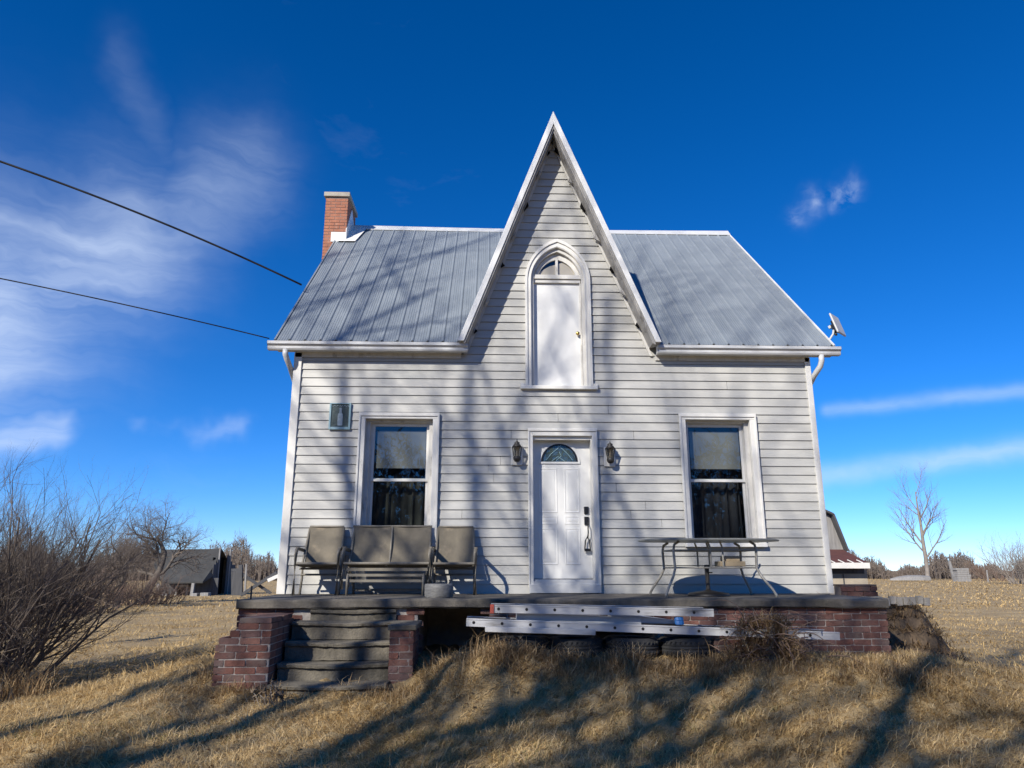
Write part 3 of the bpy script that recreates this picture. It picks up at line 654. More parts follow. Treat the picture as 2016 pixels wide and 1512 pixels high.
# ------------------------------------------------------------------ porch
PX0, PX1, PY, PZt = -2.91, 4.86, -1.90, 1.272
P = thing('porch', (1.0, -1, .6), 'long concrete porch slab on a crumbling red brick base', 'porch')
nseg = 60; m = MB()
prof = [(-.055, -.105), (-.07, -.09), (-.07, -.022), (-.058, -.004), (-.03, .0)]
rows = []
for i in range(nseg+1):
    x = lerp(PX0, PX1, i/nseg); row = []
    for (yy, dz) in prof: row.append((x, PY+yy+rng.uniform(-.006, .006), PZt+dz+rng.uniform(-.004, .004)-.006*math.sin(x*1.7)))
    row.append((x, PY+.8, PZt)); row.append((x, -.036, PZt+.002)); row.append((x, -.036, PZt-.105)); rows.append(row)
k = len(rows[0]); m.v = [p for r in rows for p in r]
for i in range(nseg):
    for q in range(k): m.f.append((i*k+q, i*k+(q+1) % k, (i+1)*k+(q+1) % k, (i+1)*k+q)[::-1])
m.f += [tuple(range(k)), tuple(range(nseg*k, nseg*k+k))[::-1]]
m.build('slab', 'concrete', P)
base = MB().box((PX0+.02, PY+.007, .2), (-.80, -.05, PZt-.108)).box((2.05, PY+.007, .2), (PX1-.02, -.05, PZt-.108)).box((.05, PY+.007, 1.02), (2.05, PY+.25, PZt-.108)).box((-.80, -.3, .2), (2.05, -.06, PZt-.109)).build('brick_base', 'mortar', P)
BL, BH, BJ = .208, .061, .011
def brick_mesh(l, h, d): return MB().box((0, 0, 0), (l, d, h)).mesh('brick', 'brick')
def rough_brick(l, h, d, amp=.0045):
    vs = []; xs = (0, l*.08, l*.5, l*.92, l)
    for z_ in (0, h*.5, h):
        for x in xs: vs.append((x+rng.uniform(-amp, amp)*.6, rng.uniform(-amp, amp)*.5+(.004 if (x in (0, l) and z_ != h*.5) else 0), z_+rng.uniform(-amp, amp)*.6))
    n_ = len(vs); fs = [(r0*5+c, r0*5+c+1, r0*5+c+6, r0*5+c+5) for r0 in range(2) for c in range(4)]
    vs += [(x, d, z_) for z_ in (0, h) for x in (0, l)]
    fs += [(n_, n_+1, 4, 3, 2, 1, 0), (10, 11, 12, 13, 14, n_+3, n_+2), (0, 5, 10, n_+2, n_), (4, n_+1, n_+3, 14, 9), (n_, n_+2, n_+3, n_+1)]
    return MB().add(vs, fs).mesh('brick', 'brick')
FULLS = [rough_brick(BL, BH, .03) for k_ in range(9)]
def brickrow(x0, x1, y, z, off, parent, depth=.03, skip=None):
    p = x0-off
    while p < x1-.02:
        a, b = max(p, x0), min(p+BL, x1)
        if b-a > .03 and not (skip and skip((a+b)/2, z)):
            e = rng.uniform(-.004, .003)
            me_ = rng.choice(FULLS) if b-a > BL-.002 else rough_brick(b-a, BH, depth)
            inst('brick', me_, (a, y+e, z+rng.uniform(-.0025, .0025)), parent, (0, rng.uniform(-.012, .012), rng.uniform(-.012, .012)))
        p += BL+BJ
zz = PZt-.112-BH; r_ = 0
while zz > .52:
    o = (r_ % 2)*(BL+BJ)/2+rng.uniform(-.01, .01)
    brickrow(PX0, PX1, PY, zz, o, base, skip=lambda x, z: (-2.2 < x < -.95 and z < 1.1) or (3.55 < x < 3.78 and z < .66) or (-.78 < x < .02+rng.uniform(-.12, .16)) or (0 < x < 2.0+rng.uniform(-.1, .15) and z < 1.02))
    zz -= BH+BJ; r_ += 1
m = MB(); zz = PZt-.112-BH; r_ = 0
while zz > .4:
    for xs in (PX0, PX1-.03):
        p = PY+.04-(r_ % 2)*BL/2
        while p < -.1:
            m.box((xs, max(p, PY+.035), zz), (xs+.03, min(p+BL, -.06), zz+BH)); p += BL+BJ
    zz -= BH+BJ; r_ += 1
m.build('end_bricks', 'brick', P, kind='stuff')
# concrete steps between two broken brick piers
ST = thing('front_steps', (-1.55, -2.4, .44), 'weathered concrete steps climbing between two brick piers', 'steps')
sx0, sx1 = -2.2, -1.03
levels = [(PY-.06, 1.165, .16), (-2.15, 1.035, .19), (-2.40, .838, .19), (-2.65, .642, .2)]
def step(y, zt, nm='step', x0=sx0, x1=sx1, h=.2, yb=PY+.01, mm='concretestep'):
    m = MB(); n = 22; pr = [(-.0, -h), (.012, -.06), (-.022, -.035), (-.025, -.012), (-.008, 0)]
    rows = []
    for i in range(n+1):
        x = lerp(x0, x1, i/n); row = []
        wear = -.018*math.exp(-((x-(x0+x1)/2)/.35)**2)
        for a, b in pr: row.append((x, y+a+rng.uniform(-.006, .006), zt+b+(wear if b > -.05 else 0)+rng.uniform(-.003, .003)))
        row += [(x, yb, zt), (x, yb, zt-h)]; rows.append(row)
    k = len(rows[0]); m.v = [p for r in rows for p in r]
    for i in range(n):
        for q in range(k): m.f.append((i*k+q, i*k+(q+1) % k, (i+1)*k+(q+1) % k, (i+1)*k+q)[::-1])
    m.f += [tuple(range(k)), tuple(range(n*k, n*k+k))[::-1]]
    return m.build(nm, mm, ST)
step(-2.15, 1.035, h=.195, yb=PY-.032); step(-2.40, .838, h=.195, yb=PY-.034); step(-2.65, .642, h=.21, yb=PY-.036)
step(-2.98, .475, h=.15, x0=-2.2, x1=-1.0, yb=-2.3)
step(-1.935, 1.16, 'riser', x0=-2.05, x1=-1.05, h=.13, yb=PY-.005)
# left pier (stepped broken outer edge)
LP = thing('brick_pier', (-2.5, -2.4, .44), 'taller brick pier with stepped broken edge beside the steps', 'brick pier')
lpx1, lpy0, lpy1 = -2.235, -2.86, -1.975
prof_l = lambda z: -2.58 if z > .99 else (-2.66 if z > .92 else (-2.77 if z > .85 else -2.80))
corez = [(.2, .86, -2.77), (.86, .93, -2.66), (.93, 1.0, -2.62), (1.0, 1.055, -2.55)]
cm = MB()
for a, b, xl in corez: cm.box((xl+.015, lpy0+.006, a), (lpx1-.006, lpy1, b))
LPB = cm.build('pier_core', 'mortar', LP)
zz = 1.0; r_ = 0
while zz > .38:
    o = (r_ % 2)*(BL+BJ)/2
    brickrow(prof_l(zz+.03), lpx1, lpy0, zz, o, LP)
    zz -= BH+BJ; r_ += 1
SIDE = MB().box((0, 0, 0), (.03, BL, BH)).mesh('brick', 'brick')
zz = 1.0; r_ = 0
while zz > .38:
    p = lpy0+.035-((r_ % 2)*(BL+BJ)/2)*0
    k_ = 0
    while p < lpy1-.1:
        inst('brick', SIDE, (lpx1-.03+rng.uniform(-.003, .003), p, zz), LP); inst('brick', SIDE, (prof_l(zz+.03)+rng.uniform(-.003, .01), p, zz), LP)
        p += BL+BJ
    zz -= BH+BJ; r_ += 1
for k_ in range(4):                                       # loose top course
    inst('brick', MB().box((0, 0, 0), (.33, BL, .05)).mesh('brick', 'brick'), (-2.57+rng.uniform(-.01, .01), lpy0+.0+k_*(BL+.012), 1.066), LP, (rng.uniform(-.02, .02), 0, rng.uniform(-.03, .03)))
RP = thing('brick_pier', (-.9, -2.3, .44), 'shorter brick pier with flat stone cap beside the steps', 'brick pier')
rx0, rx1, ry0 = -1.02, -.765, -2.72
MB().box((rx0+.006, ry0+.006, .25), (rx1-.006, -1.975, .975)).build('pier_core', 'mortardark', RP)
zz = .91; r_ = 0
while zz > .38:
    brickrow(rx0, rx1, ry0, zz, (r_ % 2)*(BL+BJ)/2, RP)
    for q in range(3):
        inst('brick', SIDE, (rx1-.03+rng.uniform(-.003, .003), ry0+.04+q*(BL+BJ), zz), RP); inst('brick', SIDE, (rx0+rng.uniform(-.003, .003), ry0+.04+q*(BL+BJ), zz), RP)
    zz -= BH+BJ; r_ += 1
MB().box((rx0-.02, ry0-.02, .978), (rx1+.03, -1.98, 1.035)).build('cap_stone', 'concretestep', RP, bevel=.01)
# low brick parapet and overgrown raised bed past the right end of the porch
LB = thing('brick_parapet', (5.2, -.5, .6), 'stub of dark brick wall past the right end of the porch', 'brick wall')
MB().box((4.96, -.58, .4), (5.45, -.36, 1.385)).build('parapet_core', 'mortardark', LB)
zz = 1.322; r_ = 0
while zz > .6:
    brickrow(4.95, 5.46, -.60, zz, (r_ % 2)*(BL+BJ)/2+.02, LB); zz -= BH+BJ; r_ += 1
m = MB().box((4.95, -.59, 1.388), (5.46, -.35, 1.41)).build('coping', 'brick', LB, bevel=.006)
BD = thing('raised_bed', (5.6, -.6, .5), 'raised bed edged with pale upright stones beyond the brick wall stub', 'planter')
m = MB(); nu, nv = 22, 24
for b_ in range(nv+1):
    for a_ in range(nu+1):
        x = lerp(4.87, 6.75, a_/nu); y = lerp(-1.5, .9, b_/nv)
        fx = min(1, max(0, (6.45-x)/.7)); fy = min(1, max(0, (y+1.4)/.55))*min(1, max(0, (.9-y)/.6)); f = (fx*fx*(3-2*fx))*(fy*fy*(3-2*fy))
        g_ = g1(x, y)-.05; m.v.append((x+rng.gauss(0, .015), y+rng.gauss(0, .015), lerp(g_, 1.12, f)+rng.gauss(0, .018)))
for b_ in range(nv):
    for a_ in range(nu): q_ = b_*(nu+1)+a_; m.f.append((q_, q_+1, q_+nu+2, q_+nu+1))
m.build('earth_mound', 'leafdead', BD); MV = np.array(m.v)
for i in range(11):
    x = 4.97+i*.09; inst('edging_stone', MB().box((0, 0, 0), (.075, .07, .10)).mesh('edging_stone', 'capstone'), (x, -.99+rng.uniform(-.01, .01), 1.155+rng.uniform(-.012, .012)), BD, (rng.uniform(-.1, .1), rng.uniform(-.1, .1), rng.uniform(-.2, .2)))
tag(MB().tube([(-2.80, -1.80, 1.26), (-2.80, -1.80, 1.42)], .012, 6).build('steel_rod', 'blackiron'), 'short rusty steel rod standing on the porch corner', 'rod')

# ------------------------------------------------------------------ porch furniture
zt_ = PZt+.001
def chair(x0, x1, yb, label, arms=True):
    cx_ = (x0+x1)/2; T = thing('patio_chair', (cx_, yb-.35, zt_), label, 'chair', 'sling chairs beside the loveseat')
    w = (x1-x0)/2; xs = (-w, w)
    yf, yr = yb-.56, yb-.08                                # front and rear leg planes
    for s in (-1, 1):
        X_ = cx_+s*(w+.045)
        MB().tube([(X_, yf, zt_), (X_, yf+.0, zt_+.54), (X_, yf+.03, zt_+.60), (X_, yf+.09, zt_+.62), (X_, yr-.06, zt_+.60)], [.024, .024, .024, .023, .02], 8).build('front_leg', 'frame', T, smooth=True)
        MB().bar((X_, yf+.05, zt_+.632), (X_, yr-.05, zt_+.615), .05, .018).build('armrest', 'frame', T, bevel=.006)
        X2 = cx_+s*(w+.0)
        MB().tube([(X_-s*.02, yr-.20, zt_+.002), (X_-s*.02, yr-.12, zt_+.22), (X2+s*.02, yr-.17, zt_+.42), (X2+s*.015, yr-.10, zt_+.56), (X2, yb-.02, zt_+.935)], .016, 8).build('rear_leg', 'frame', T, smooth=True)
        MB().bar((X_, yf+.01, zt_+.405), (X2, yr-.12, zt_+.375), .03, .022).build('side_rail', 'frame', T)
    n = 8; m = MB(); vs = []
    for i in range(n+1):
        t = i/n; bow = .03*math.sin(math.pi*t)
        a = Vector((0, yr-.155+bow, zt_+.41)); b = Vector((0, yb-.035+bow*.5, zt_+.945)); p = a.lerp(b, t)
        for s in (-1, -.5, 0, .5, 1): vs.append((cx_+s*w, p.y+.018*(1-s*s), p.z))
    fs = [(i*5+j, i*5+j+1, i*5+5+j+1, i*5+5+j) for i in range(n) for j in range(4)]
    m.add(vs, fs); m.add([(x, y+.012, z_) for x, y, z_ in vs], [f[::-1] for f in fs]); q = len(vs)
    m.f += [(j, j+q, j+1+q, j+1) for j in range(4)] + [(n*5+j+1, n*5+j+1+q, n*5+j+q, n*5+j) for j in range(4)] + [(i*5+5, i*5+5+q, i*5+q, i*5) for i in range(n)] + [(i*5+4, i*5+4+q, i*5+9+q, i*5+9) for i in range(n)]
    m.build('backrest', 'sling', T, smooth=False)
    m = MB(); vs = []
    for i in range(7):
        t = i/6; y = lerp(yf-.0, yr-.14, t); zz = lerp(zt_+.425, zt_+.39, t)-.02*math.sin(math.pi*t)
        for s in (-1, -.5, 0, .5, 1): vs.append((cx_+s*w, y, zz-.012*(1-s*s)))
    fs = [(i*5+j, i*5+j+1, i*5+5+j+1, i*5+5+j) for i in range(6) for j in range(4)]
    m.add(vs, fs); m.add([(x, y, z_-.012) for x, y, z_ in vs], [f[::-1] for f in fs]); m.build('seat', 'sling', T)
    MB().tube([(cx_-w-.03, yf, zt_+.418), (cx_+w+.03, yf, zt_+.418)], .018, 8).build('seat_bar', 'frame', T)
    MB().tube([(cx_-w-.03, yr-.18, zt_+.27), (cx_+w+.03, yr-.18, zt_+.27)], .014, 8).tube([(cx_-w-.03, yf+.2, zt_+.35), (cx_+w+.03, yf+.2, zt_+.35)], .014, 8).build('stretcher', 'frame', T)
    MB().tube([(cx_-w, yb-.025, zt_+.945), (cx_+w, yb-.025, zt_+.945)], .016, 8).build('top_rail', 'frame', T)
    return T
chair(-2.555, -2.065, -.06, 'single sling patio chair below the bottle plaque')
chair(-.695, -.185, -.06, 'single sling patio chair between the loveseat and front door')
def loveseat():
    x0, x1, yb = -1.90, -.815, -.07; cx_ = (x0+x1)/2
    T = thing('glider_loveseat', (cx_, yb-.35, zt_), 'two seat sling glider bench between two single patio chairs', 'bench')
    yf, yr = yb-.58, yb-.10
    for s in (-1, 1):
        X_ = cx_+s*((x1-x0)/2+.05)
        MB().tube([(X_, yf, zt_+.08), (X_, yf, zt_+.52), (X_, yf+.03, zt_+.60), (X_, yf+.1, zt_+.625), (X_, yr-.05, zt_+.60)], .025, 8).build('front_leg', 'frame', T, smooth=True)
        MB().bar((X_, yf+.05, zt_+.636), (X_, yr-.05, zt_+.617), .052, .018).build('armrest', 'frame', T, bevel=.006)
        MB().tube([(X_-s*.02, yr-.10, zt_+.10), (X_-s*.03, yr-.15, zt_+.4), (X_-s*.045, yb-.02, zt_+.94)], .017, 8).build('rear_leg', 'frame', T, smooth=True)
        Xb = cx_+s*((x1-x0)/2-.03)
        MB().tube([(Xb, yf-.04, zt_), (Xb, yf-.03, zt_+.25), (Xb, yf+.01, zt_+.275)], .018, 8).tube([(Xb, yr+.0, zt_), (Xb, yr, zt_+.275)], .018, 8).tube([(Xb, yf-.02, zt_+.27), (Xb, yr, zt_+.27)], .016, 8).build('glider_base', 'frame', T, smooth=True)
        MB().bar((X_-s*.03, yf+.05, zt_+.36), (Xb, yf+.1, zt_+.12), .02, .012).bar((X_-s*.03, yr-.05, zt_+.36), (Xb, yr-.1, zt_+.12), .02, .012).build('swing_arm', 'frame', T)
    for a, b in ((x0, cx_-.004), (cx_+.004, x1)):
        m = MB(); vs = []; n = 8
        for i in range(n+1):
            t = i/n; p = Vector((0, yr-.155, zt_+.42)).lerp(Vector((0, yb-.04, zt_+.95)), t)
            for k_ in range(5):
                u = k_/4; vs.append((lerp(a, b, u), p.y+.03*math.sin(math.pi*t)+.018*math.sin(math.pi*u), p.z))
        fs = [(i*5+j, i*5+j+1, i*5+5+j+1, i*5+5+j) for i in range(n) for j in range(4)]
        m.add(vs, fs); m.add([(x, y+.012, z_) for x, y, z_ in vs], [f[::-1] for f in fs]); m.build('backrest', 'sling', T)
        m = MB(); vs = []
        for i in range(7):
            t = i/6; y = lerp(yf, yr-.14, t); zz = lerp(zt_+.43, zt_+.39, t)-.02*math.sin(math.pi*t)
            for k_ in range(5):
                u = k_/4; vs.append((lerp(a, b, u), y, zz-.012*math.sin(math.pi*u)))
        fs = [(i*5+j, i*5+j+1, i*5+5+j+1, i*5+5+j) for i in range(6) for j in range(4)]
        m.add(vs, fs); m.add([(x, y, z_-.012) for x, y, z_ in vs], [f[::-1] for f in fs]); m.build('seat', 'sling', T)
    MB().tube([(x0-.04, yf, zt_+.42), (x1+.04, yf, zt_+.42)], .019, 8).build('seat_bar', 'frame', T)
    MB().tube([(x0-.03, yb-.03, zt_+.95), (x1+.03, yb-.03, zt_+.95)], .016, 8).build('top_rail', 'frame', T)
    MB().tube([(cx_, yb-.04, zt_+.94), (cx_, yr-.155, zt_+.41), (cx_, yf, zt_+.405)], .014, 8).build('centre_rib', 'frame', T)
    for y, zz in ((yf-.01, .265), (yf-.01, .19), (yr, .265), (yr, .06)):
        MB().bar((x0+.03, y, zt_+zz), (x1-.03, y, zt_+zz), .024, .034).build('base_rail', 'frame', T)
    MB().bar((x0-.02, yf+.06, zt_+.34), (x1+.02, yf+.06, zt_+.34), .03, .04).build('under_rail', 'frame', T)
loveseat()
m = MB().lathe([(.17, 0), (.178, .02), (.18, .14), (.176, .158), (.165, .166)], (-.575, -1.55, zt_), 26)
m.v = [(x+rng.uniform(-.004, .004), y+rng.uniform(-.004, .004), z_+rng.uniform(-.002, .002)*(z_ > zt_+.01)) for x, y, z_ in m.v]
tag(m.build('stump_round', 'stump', smooth=True, bevel=.004), 'grey weathered log round at the porch edge before the right chair', 'log round')

# patio table with umbrella foot
TB = thing('patio_table', (2.97, -1.1, zt_), 'oval patio table with frosted top and curved metal legs', 'table')
tz = 1.985; m = MB(); n = 40
el = lambda a, sx_, sy_: (2.96+sx_*math.copysign(abs(math.cos(a))**.8, math.cos(a)), -1.12+sy_*math.copysign(abs(math.sin(a))**.8, math.sin(a)))
r0 = [(*el(2*math.pi*i/n, .92, .52), tz-.012) for i in range(n)]; r1 = [(*el(2*math.pi*i/n, .925, .525), tz) for i in range(n)]; r2 = [(*el(2*math.pi*i/n, .90, .50), tz+.014) for i in range(n)]
m.add(r0+r1+r2, [tuple(range(n))[::-1], tuple(range(2*n, 3*n))]+[(k_*n+i, k_*n+(i+1) % n, k_*n+n+(i+1) % n, k_*n+n+i) for k_ in range(2) for i in range(n)])
m.build('tabletop', 'tabletop', TB)
for s in (-1, 1):
    for t in (-1, 1):
        xf, yf = 2.96+s*.70, -1.10+t*.45; xt, yt = 2.96+s*.53, -1.10+t*.30
        pts = [(xt-s*.07, yt, tz-.018), (xt-s*.005, yt, tz-.06), (xt+s*.01, yt, tz-.13), (xt+s*.0, yt, tz-.36), (xt+s*.04, lerp(yt, yf, .3), tz-.46), (xf-s*.03, lerp(yt, yf, .85), tz-.62), (xf, yf, zt_+.03), (xf, yf, zt_)]
        MB().tube(pts, .017, 8).build('table_leg', 'tableleg', TB, smooth=True)
    MB().tube([(2.96+s*.53, -1.40, tz-.35), (2.96+s*.53, -.80, tz-.35)], .012, 6).tube([(2.96+s*.54, -1.40, tz-.13), (2.96+s*.54, -.80, tz-.13)], .012, 6).build('cross_bar', 'tableleg', TB)
for t in (-1, 1):
    y = -1.10+t*.30
    MB().tube([(2.43, y, tz-.13), (3.49, y, tz-.13)], .010, 6).tube([(2.43, y, tz-.35), (3.49, y, tz-.35)], .011, 6).build('apron_rail', 'tableleg', TB)
    for xx in (2.90, 3.06):
        MB().tube([(xx-.03, y, tz-.02), (xx, y, tz-.10), (xx, y, tz-.35)], .012, 6).build('upright', 'tableleg', TB)
MB().bar((2.88, -1.40, tz-.35), (2.88, -.80, tz-.35), .02, .02).bar((3.08, -1.40, tz-.35), (3.08, -.80, tz-.35), .02, .02).build('shelf_bar', 'tableleg', TB)
tag(MB().box((3.03, -1.37, tz-.335), (3.36, -1.12, tz-.27)).box((3.10, -1.34, tz-.27), (3.30, -1.15, tz-.21)).build('cardboard_box', 'cardboard', bevel=.006), 'small tan box tucked under the patio table on its rail', 'box')
UB = thing('umbrella_stand', (2.93, -1.1, zt_), 'round black umbrella foot with short pipe under the patio table', 'umbrella stand')
MB().lathe([(.27, 0), (.275, .015), (.25, .04), (.12, .06), (.035, .075), (.03, .09)], (2.93, -1.1, zt_), 28).build('base_disc', 'blackiron', UB, smooth=True)
MB().lathe([(.028, .088), (.028, .36), (.033, .362), (.033, .40)], (2.93, -1.1, zt_), 12).tube([(2.96, -1.1, zt_+.30), (3.0, -1.1, zt_+.30)], .010, 6).build('pipe', 'blackiron', UB)
PR = tag(MB().bar((3.43, -.55, 1.78), (3.95, -.15, 1.79), .014, .014).build('thin_pole', 'tableleg'), 'thin pale pole lying behind the patio table legs', 'pole')
PR.location = (0, 0, 0)

# ------------------------------------------------------------------ wall lanterns, plaque, antenna
def lantern(x, z, label):
    T = thing('wall_lantern', (x, -.1, z), label, 'lantern', 'black lanterns flanking the front door')
    MB().box((x-.085, -.045, z-.03), (x+.085, -.003, z+.27)).build('mount_block', 'trim', T, bevel=.012)
    c = (x, -.125, z)
    MB().lathe([(.004, .005), (.035, .012), (.055, .04), (.058, .075), (.05, .09)], c, 12).build('bowl', 'blackiron', T, smooth=True)
    g = MB(); n = 6
    g.lathe([(.043, .088), (.068, .225)], c, n).build('lantern_glass', 'glasslamp', T)
    q = MB()
    for i in range(n):
        a = 2*math.pi*i/n; q.tube([(c[0]+.046*math.cos(a), c[1]+.046*math.sin(a), z+.086), (c[0]+.072*math.cos(a), c[1]+.072*math.sin(a), z+.228)], .006, 5)
    q.lathe([(.07, .222), (.078, .23), (.07, .236)], c, 12).build('cage', 'blackiron', T)
    MB().lathe([(.078, .232), (.055, .262), (.036, .285), (.045, .295), (.02, .312), (.008, .325), (.006, .345), (.001, .35)], c, 12).build('cap', 'blackiron', T, smooth=True)
    MB().tube([(x, -.045, z+.10), (x, -.09, z+.05), (x, -.12, z+.03)], .012, 6).build('arm', 'blackiron', T)
    MB().lathe([(.012, .09), (.014, .15), (.004, .19)], c, 8).build('bulb', 'tan', T)
lantern(.455, 3.165, 'black wall lantern on the window chair side of the front door')
lantern(1.862, 3.150, 'black wall lantern on the patio table side of the front door')
PQ = thing('wall_plaque', (-2.23, -.02, 3.66), 'teal framed plaque of a bottle hung beside the window', 'plaque')
px0, px1, pz0, pz1 = -2.392, -2.068, 3.662, 4.072
MB().box((px0+.02, -.034, pz0+.03), (px1-.02, -.022, pz1-.015)).build('picture', 'plaquebg', PQ)
MB().box((px0, -.048, pz0), (px0+.028, -.0225, pz1)).box((px1-.028, -.048, pz0), (px1, -.0225, pz1)).box((px0+.028, -.048, pz1-.016), (px1-.028, -.0225, pz1)).box((px0+.028, -.048, pz0), (px1-.028, -.0225, pz0+.042)).build('plaque_frame', 'teal', PQ, bevel=.004)
bp = [(.0, .0), (.033, .0), (.038, .012), (.038, .15), (.033, .18), (.018, .20), (.016, .245), (.019, .25), (.019, .275)]
bc = -2.225; bz = pz0+.062
MB().prism([(bc-x, bz+z_) for x, z_ in bp[::-1]]+[(bc+x, bz+z_) for x, z_ in bp[1:]], -.041, -.034).build('bottle_relief', 'bottle', PQ)
m = MB()
for a, b in ((-2.35, -2.26), (-2.25, -2.19), (-2.18, -2.10)):
    m.tube([(lerp(a, b, i/6), -.036, pz1-.045+.010*math.sin(i*1.9+a*9)) for i in range(7)], .0055, 4)
m.build('script_lettering', 'bottle', PQ)
# flat square antenna
AN = thing('dish_antenna', (5.44, -.02, 5.16), 'flat grey antenna panel on a bent arm at the roof corner', 'antenna')
MB().tube([(5.425, -.02, 5.12), (5.46, -.02, 5.17), (5.535, -.02, 5.27), (5.55, -.02, 5.34)], .017, 8).build('arm', 'gutter', AN, smooth=True)
R_ = Matrix.Rotation(math.radians(44), 4, 'Z') @ Matrix.Rotation(math.radians(-16), 4, 'X')
def antpart(a, b, nm, mm, bev):
    m = MB().box(a, b); m.v = [tuple(R_ @ Vector(v)+Vector((5.61, -.02, 5.42))) for v in m.v]; m.build(nm, mm, AN, bevel=bev)
antpart((-.17, -.03, -.18), (.17, -.0, .18), 'panel', 'dish', .03)
antpart((-.07, .0, -.11), (.07, .05, .09), 'bracket', 'black', .01)
antpart((-.03, .05, -.15), (.03, .085, .05), 'clamp', 'black', .01)
antpart((-.022, .085, .0), (.022, .125, .05), 'connector', 'gutter', .005)

# ------------------------------------------------------------------ ladders, tires and scrap in front of the porch
def ladder(pl, pr, depth, label, nm='ladder', cap=None, h=.082, rungs=True, tiltz=0.0):
    pl, pr = Vector(pl), Vector(pr); T = thing(nm, (pl+pr)/2-Vector((0, 0, h/2)), label, 'ladder')
    d = (pr-pl).normalized(); back = Vector((0, depth, tiltz)); L = (pr-pl).length
    u = Vector((-d.z, 0, d.x))
    for k_, o in enumerate((Vector((0, 0, 0)), back)):
        a, b = pl+o, pr+o
        m = MB().bar(a, b, .012, h)                                    # web
        m.bar(a+u*(h/2-.004)+Vector((0, .018-.036*k_, 0)), b+u*(h/2-.004)+Vector((0, .018-.036*k_, 0)), .036, .008)
        m.bar(a-u*(h/2-.004)+Vector((0, .018-.036*k_, 0)), b-u*(h/2-.004)+Vector((0, .018-.036*k_, 0)), .036, .008)
        m.bar(a+u*(h/2-.010)+Vector((0, -.008, 0)), b+u*(h/2-.010)+Vector((0, -.008, 0)), .008, .006)
        m.build('rail', 'alu', T)
    n = int(L/.305); s0 = .08
    for i in range(n+1):
        p = pl+d*(s0+i*.305)
        if s0+i*.305 > L-.04: break
        MB().tube([p+Vector((0, .004, 0)), p+back-Vector((0, .004, 0))], .016, 8).build('rung', 'alu', T)
        MB().tube([p+Vector((0, -.0085, 0)), p+Vector((0, -.0065, 0))], .0165, 8).build('rung_end', 'black', T)
    if cap:
        e, cm_ = cap
        q = pl if e < 0 else pr
        MB().bar(q-d*.012*e*-1-d*.03*(1 if e > 0 else 0)+Vector((0, -.012, 0)), q+d*.03*(0 if e > 0 else 1)+Vector((0, -.012, 0)), .012, h+.01).build('end_cap', cm_, T)
    return T
YL = -2.73
a, b = onY(918, 1225, YL), onY(1653, 1252.5, YL); ladder(a, b, .40, 'longer aluminium ladder lying low across the tires with its end past the brambles')
a, b = onY(967, 1198.5, YL+.02), onY(1405, 1206.5, YL+.02); ladder(a, b, .42, 'shorter aluminium ladder lying level with the slab, red cap on one end', cap=(-1, 'red'))
a, b = onY(955, 1238.5, YL-.06), onY(1172, 1245, YL-.06)
m = MB().bar(a, b, .05, .055); tag(m.build('metal_plank', 'alu', bevel=.004), 'short bright metal strip under the longer ladder', 'metal strip')
a, b = onY(1017, 1214, YL+.12), onY(1262, 1226, YL+.12)
TR = thing('metal_trough', (a+b)/2, 'dull grey metal trough wedged between the two ladders', 'trough')
MB().bar(a, b, .01, .10).bar(a+Vector((0, .09, -.045)), b+Vector((0, .09, -.045)), .18, .008).bar(a+Vector((0, .18, 0)), b+Vector((0, .18, 0)), .01, .09).build('trough_body', 'gutter', TR)
a, b = onY(1205, 1214, YL+.16), onY(1345, 1225, YL+.16)
tag(MB().add([a+Vector((0, 0, .04)), b+Vector((0, 0, .01)), b+Vector((0, .3, -.0)), a+Vector((0, .3, .05)), a+Vector((0, 0, -.06)), b+Vector((0, 0, -.02)), b+Vector((0, .3, -.02)), a+Vector((0, .3, -.05))], [(3,2,1,0), (4,5,6,7), (4,0,1,5), (1,2,6,5), (2,3,7,6), (3,0,4,7)]).build('metal_sheet', 'gutter'), 'tapering grey sheet metal scrap between the two ladders', 'sheet metal')
c = onY(1337, 1222, YL+.05)
m = MB().lathe([(.045, -.05), (.05, -.04), (.05, .0), (.044, .005), (.05, .01), (.05, .045), (.04, .05)], c, 10)
m.v = [(x, c.y+(z_-c.z)*.4+(y-c.y), c.z+(z_-c.z)*.8) for x, y, z_ in m.v]
tag(m.build('blue_bucket', 'blue'), 'small faded blue plastic tub between the two ladders', 'tub')
tirep = [(.19, .02), (.21, .005), (.26, 0), (.29, .02), (.305, .05), (.308, .075), (.302, .08), (.302, .085), (.309, .09), (.309, .11), (.302, .115), (.302, .12), (.308, .125), (.305, .15), (.29, .18), (.26, .20), (.21, .195), (.19, .18), (.205, .15), (.215, .10), (.205, .05)]
def tire(x, y, z, rx, ry, label):
    T = thing('car_tire', (x, y, z), label, 'tire', 'old tires under the ladders'); T.rotation_euler = (rx, ry, rng.uniform(0, 3))
    MB().lathe(tirep, n=36, closed=True).build('tire_body', 'rubber', T, local=True, smooth=True)
    q = MB()
    for i in range(36):
        a = 2*math.pi*i/36
        for zz in (.035, .135): q.bar((.297*math.cos(a), .297*math.sin(a), zz), (.308*math.cos(a+.05), .308*math.sin(a+.05), zz+.035), .02, .012)
    q.build('tread', 'rubber', T, local=True, kind='stuff')
for i, (x, lb) in enumerate(((.42, 'old black tire under the red capped ladder end'), (1.0, 'old black tire half buried in grass below the grey trough'), (1.62, 'old black tire beneath the blue tub side of the ladders'), (2.24, 'clearly exposed black tire lying beside the dry bramble heap'))):
    y = -2.44+rng.uniform(-.03, .03)
    tire(x, y, .685, rng.uniform(-.03, .03), rng.uniform(-.03, .03), lb)

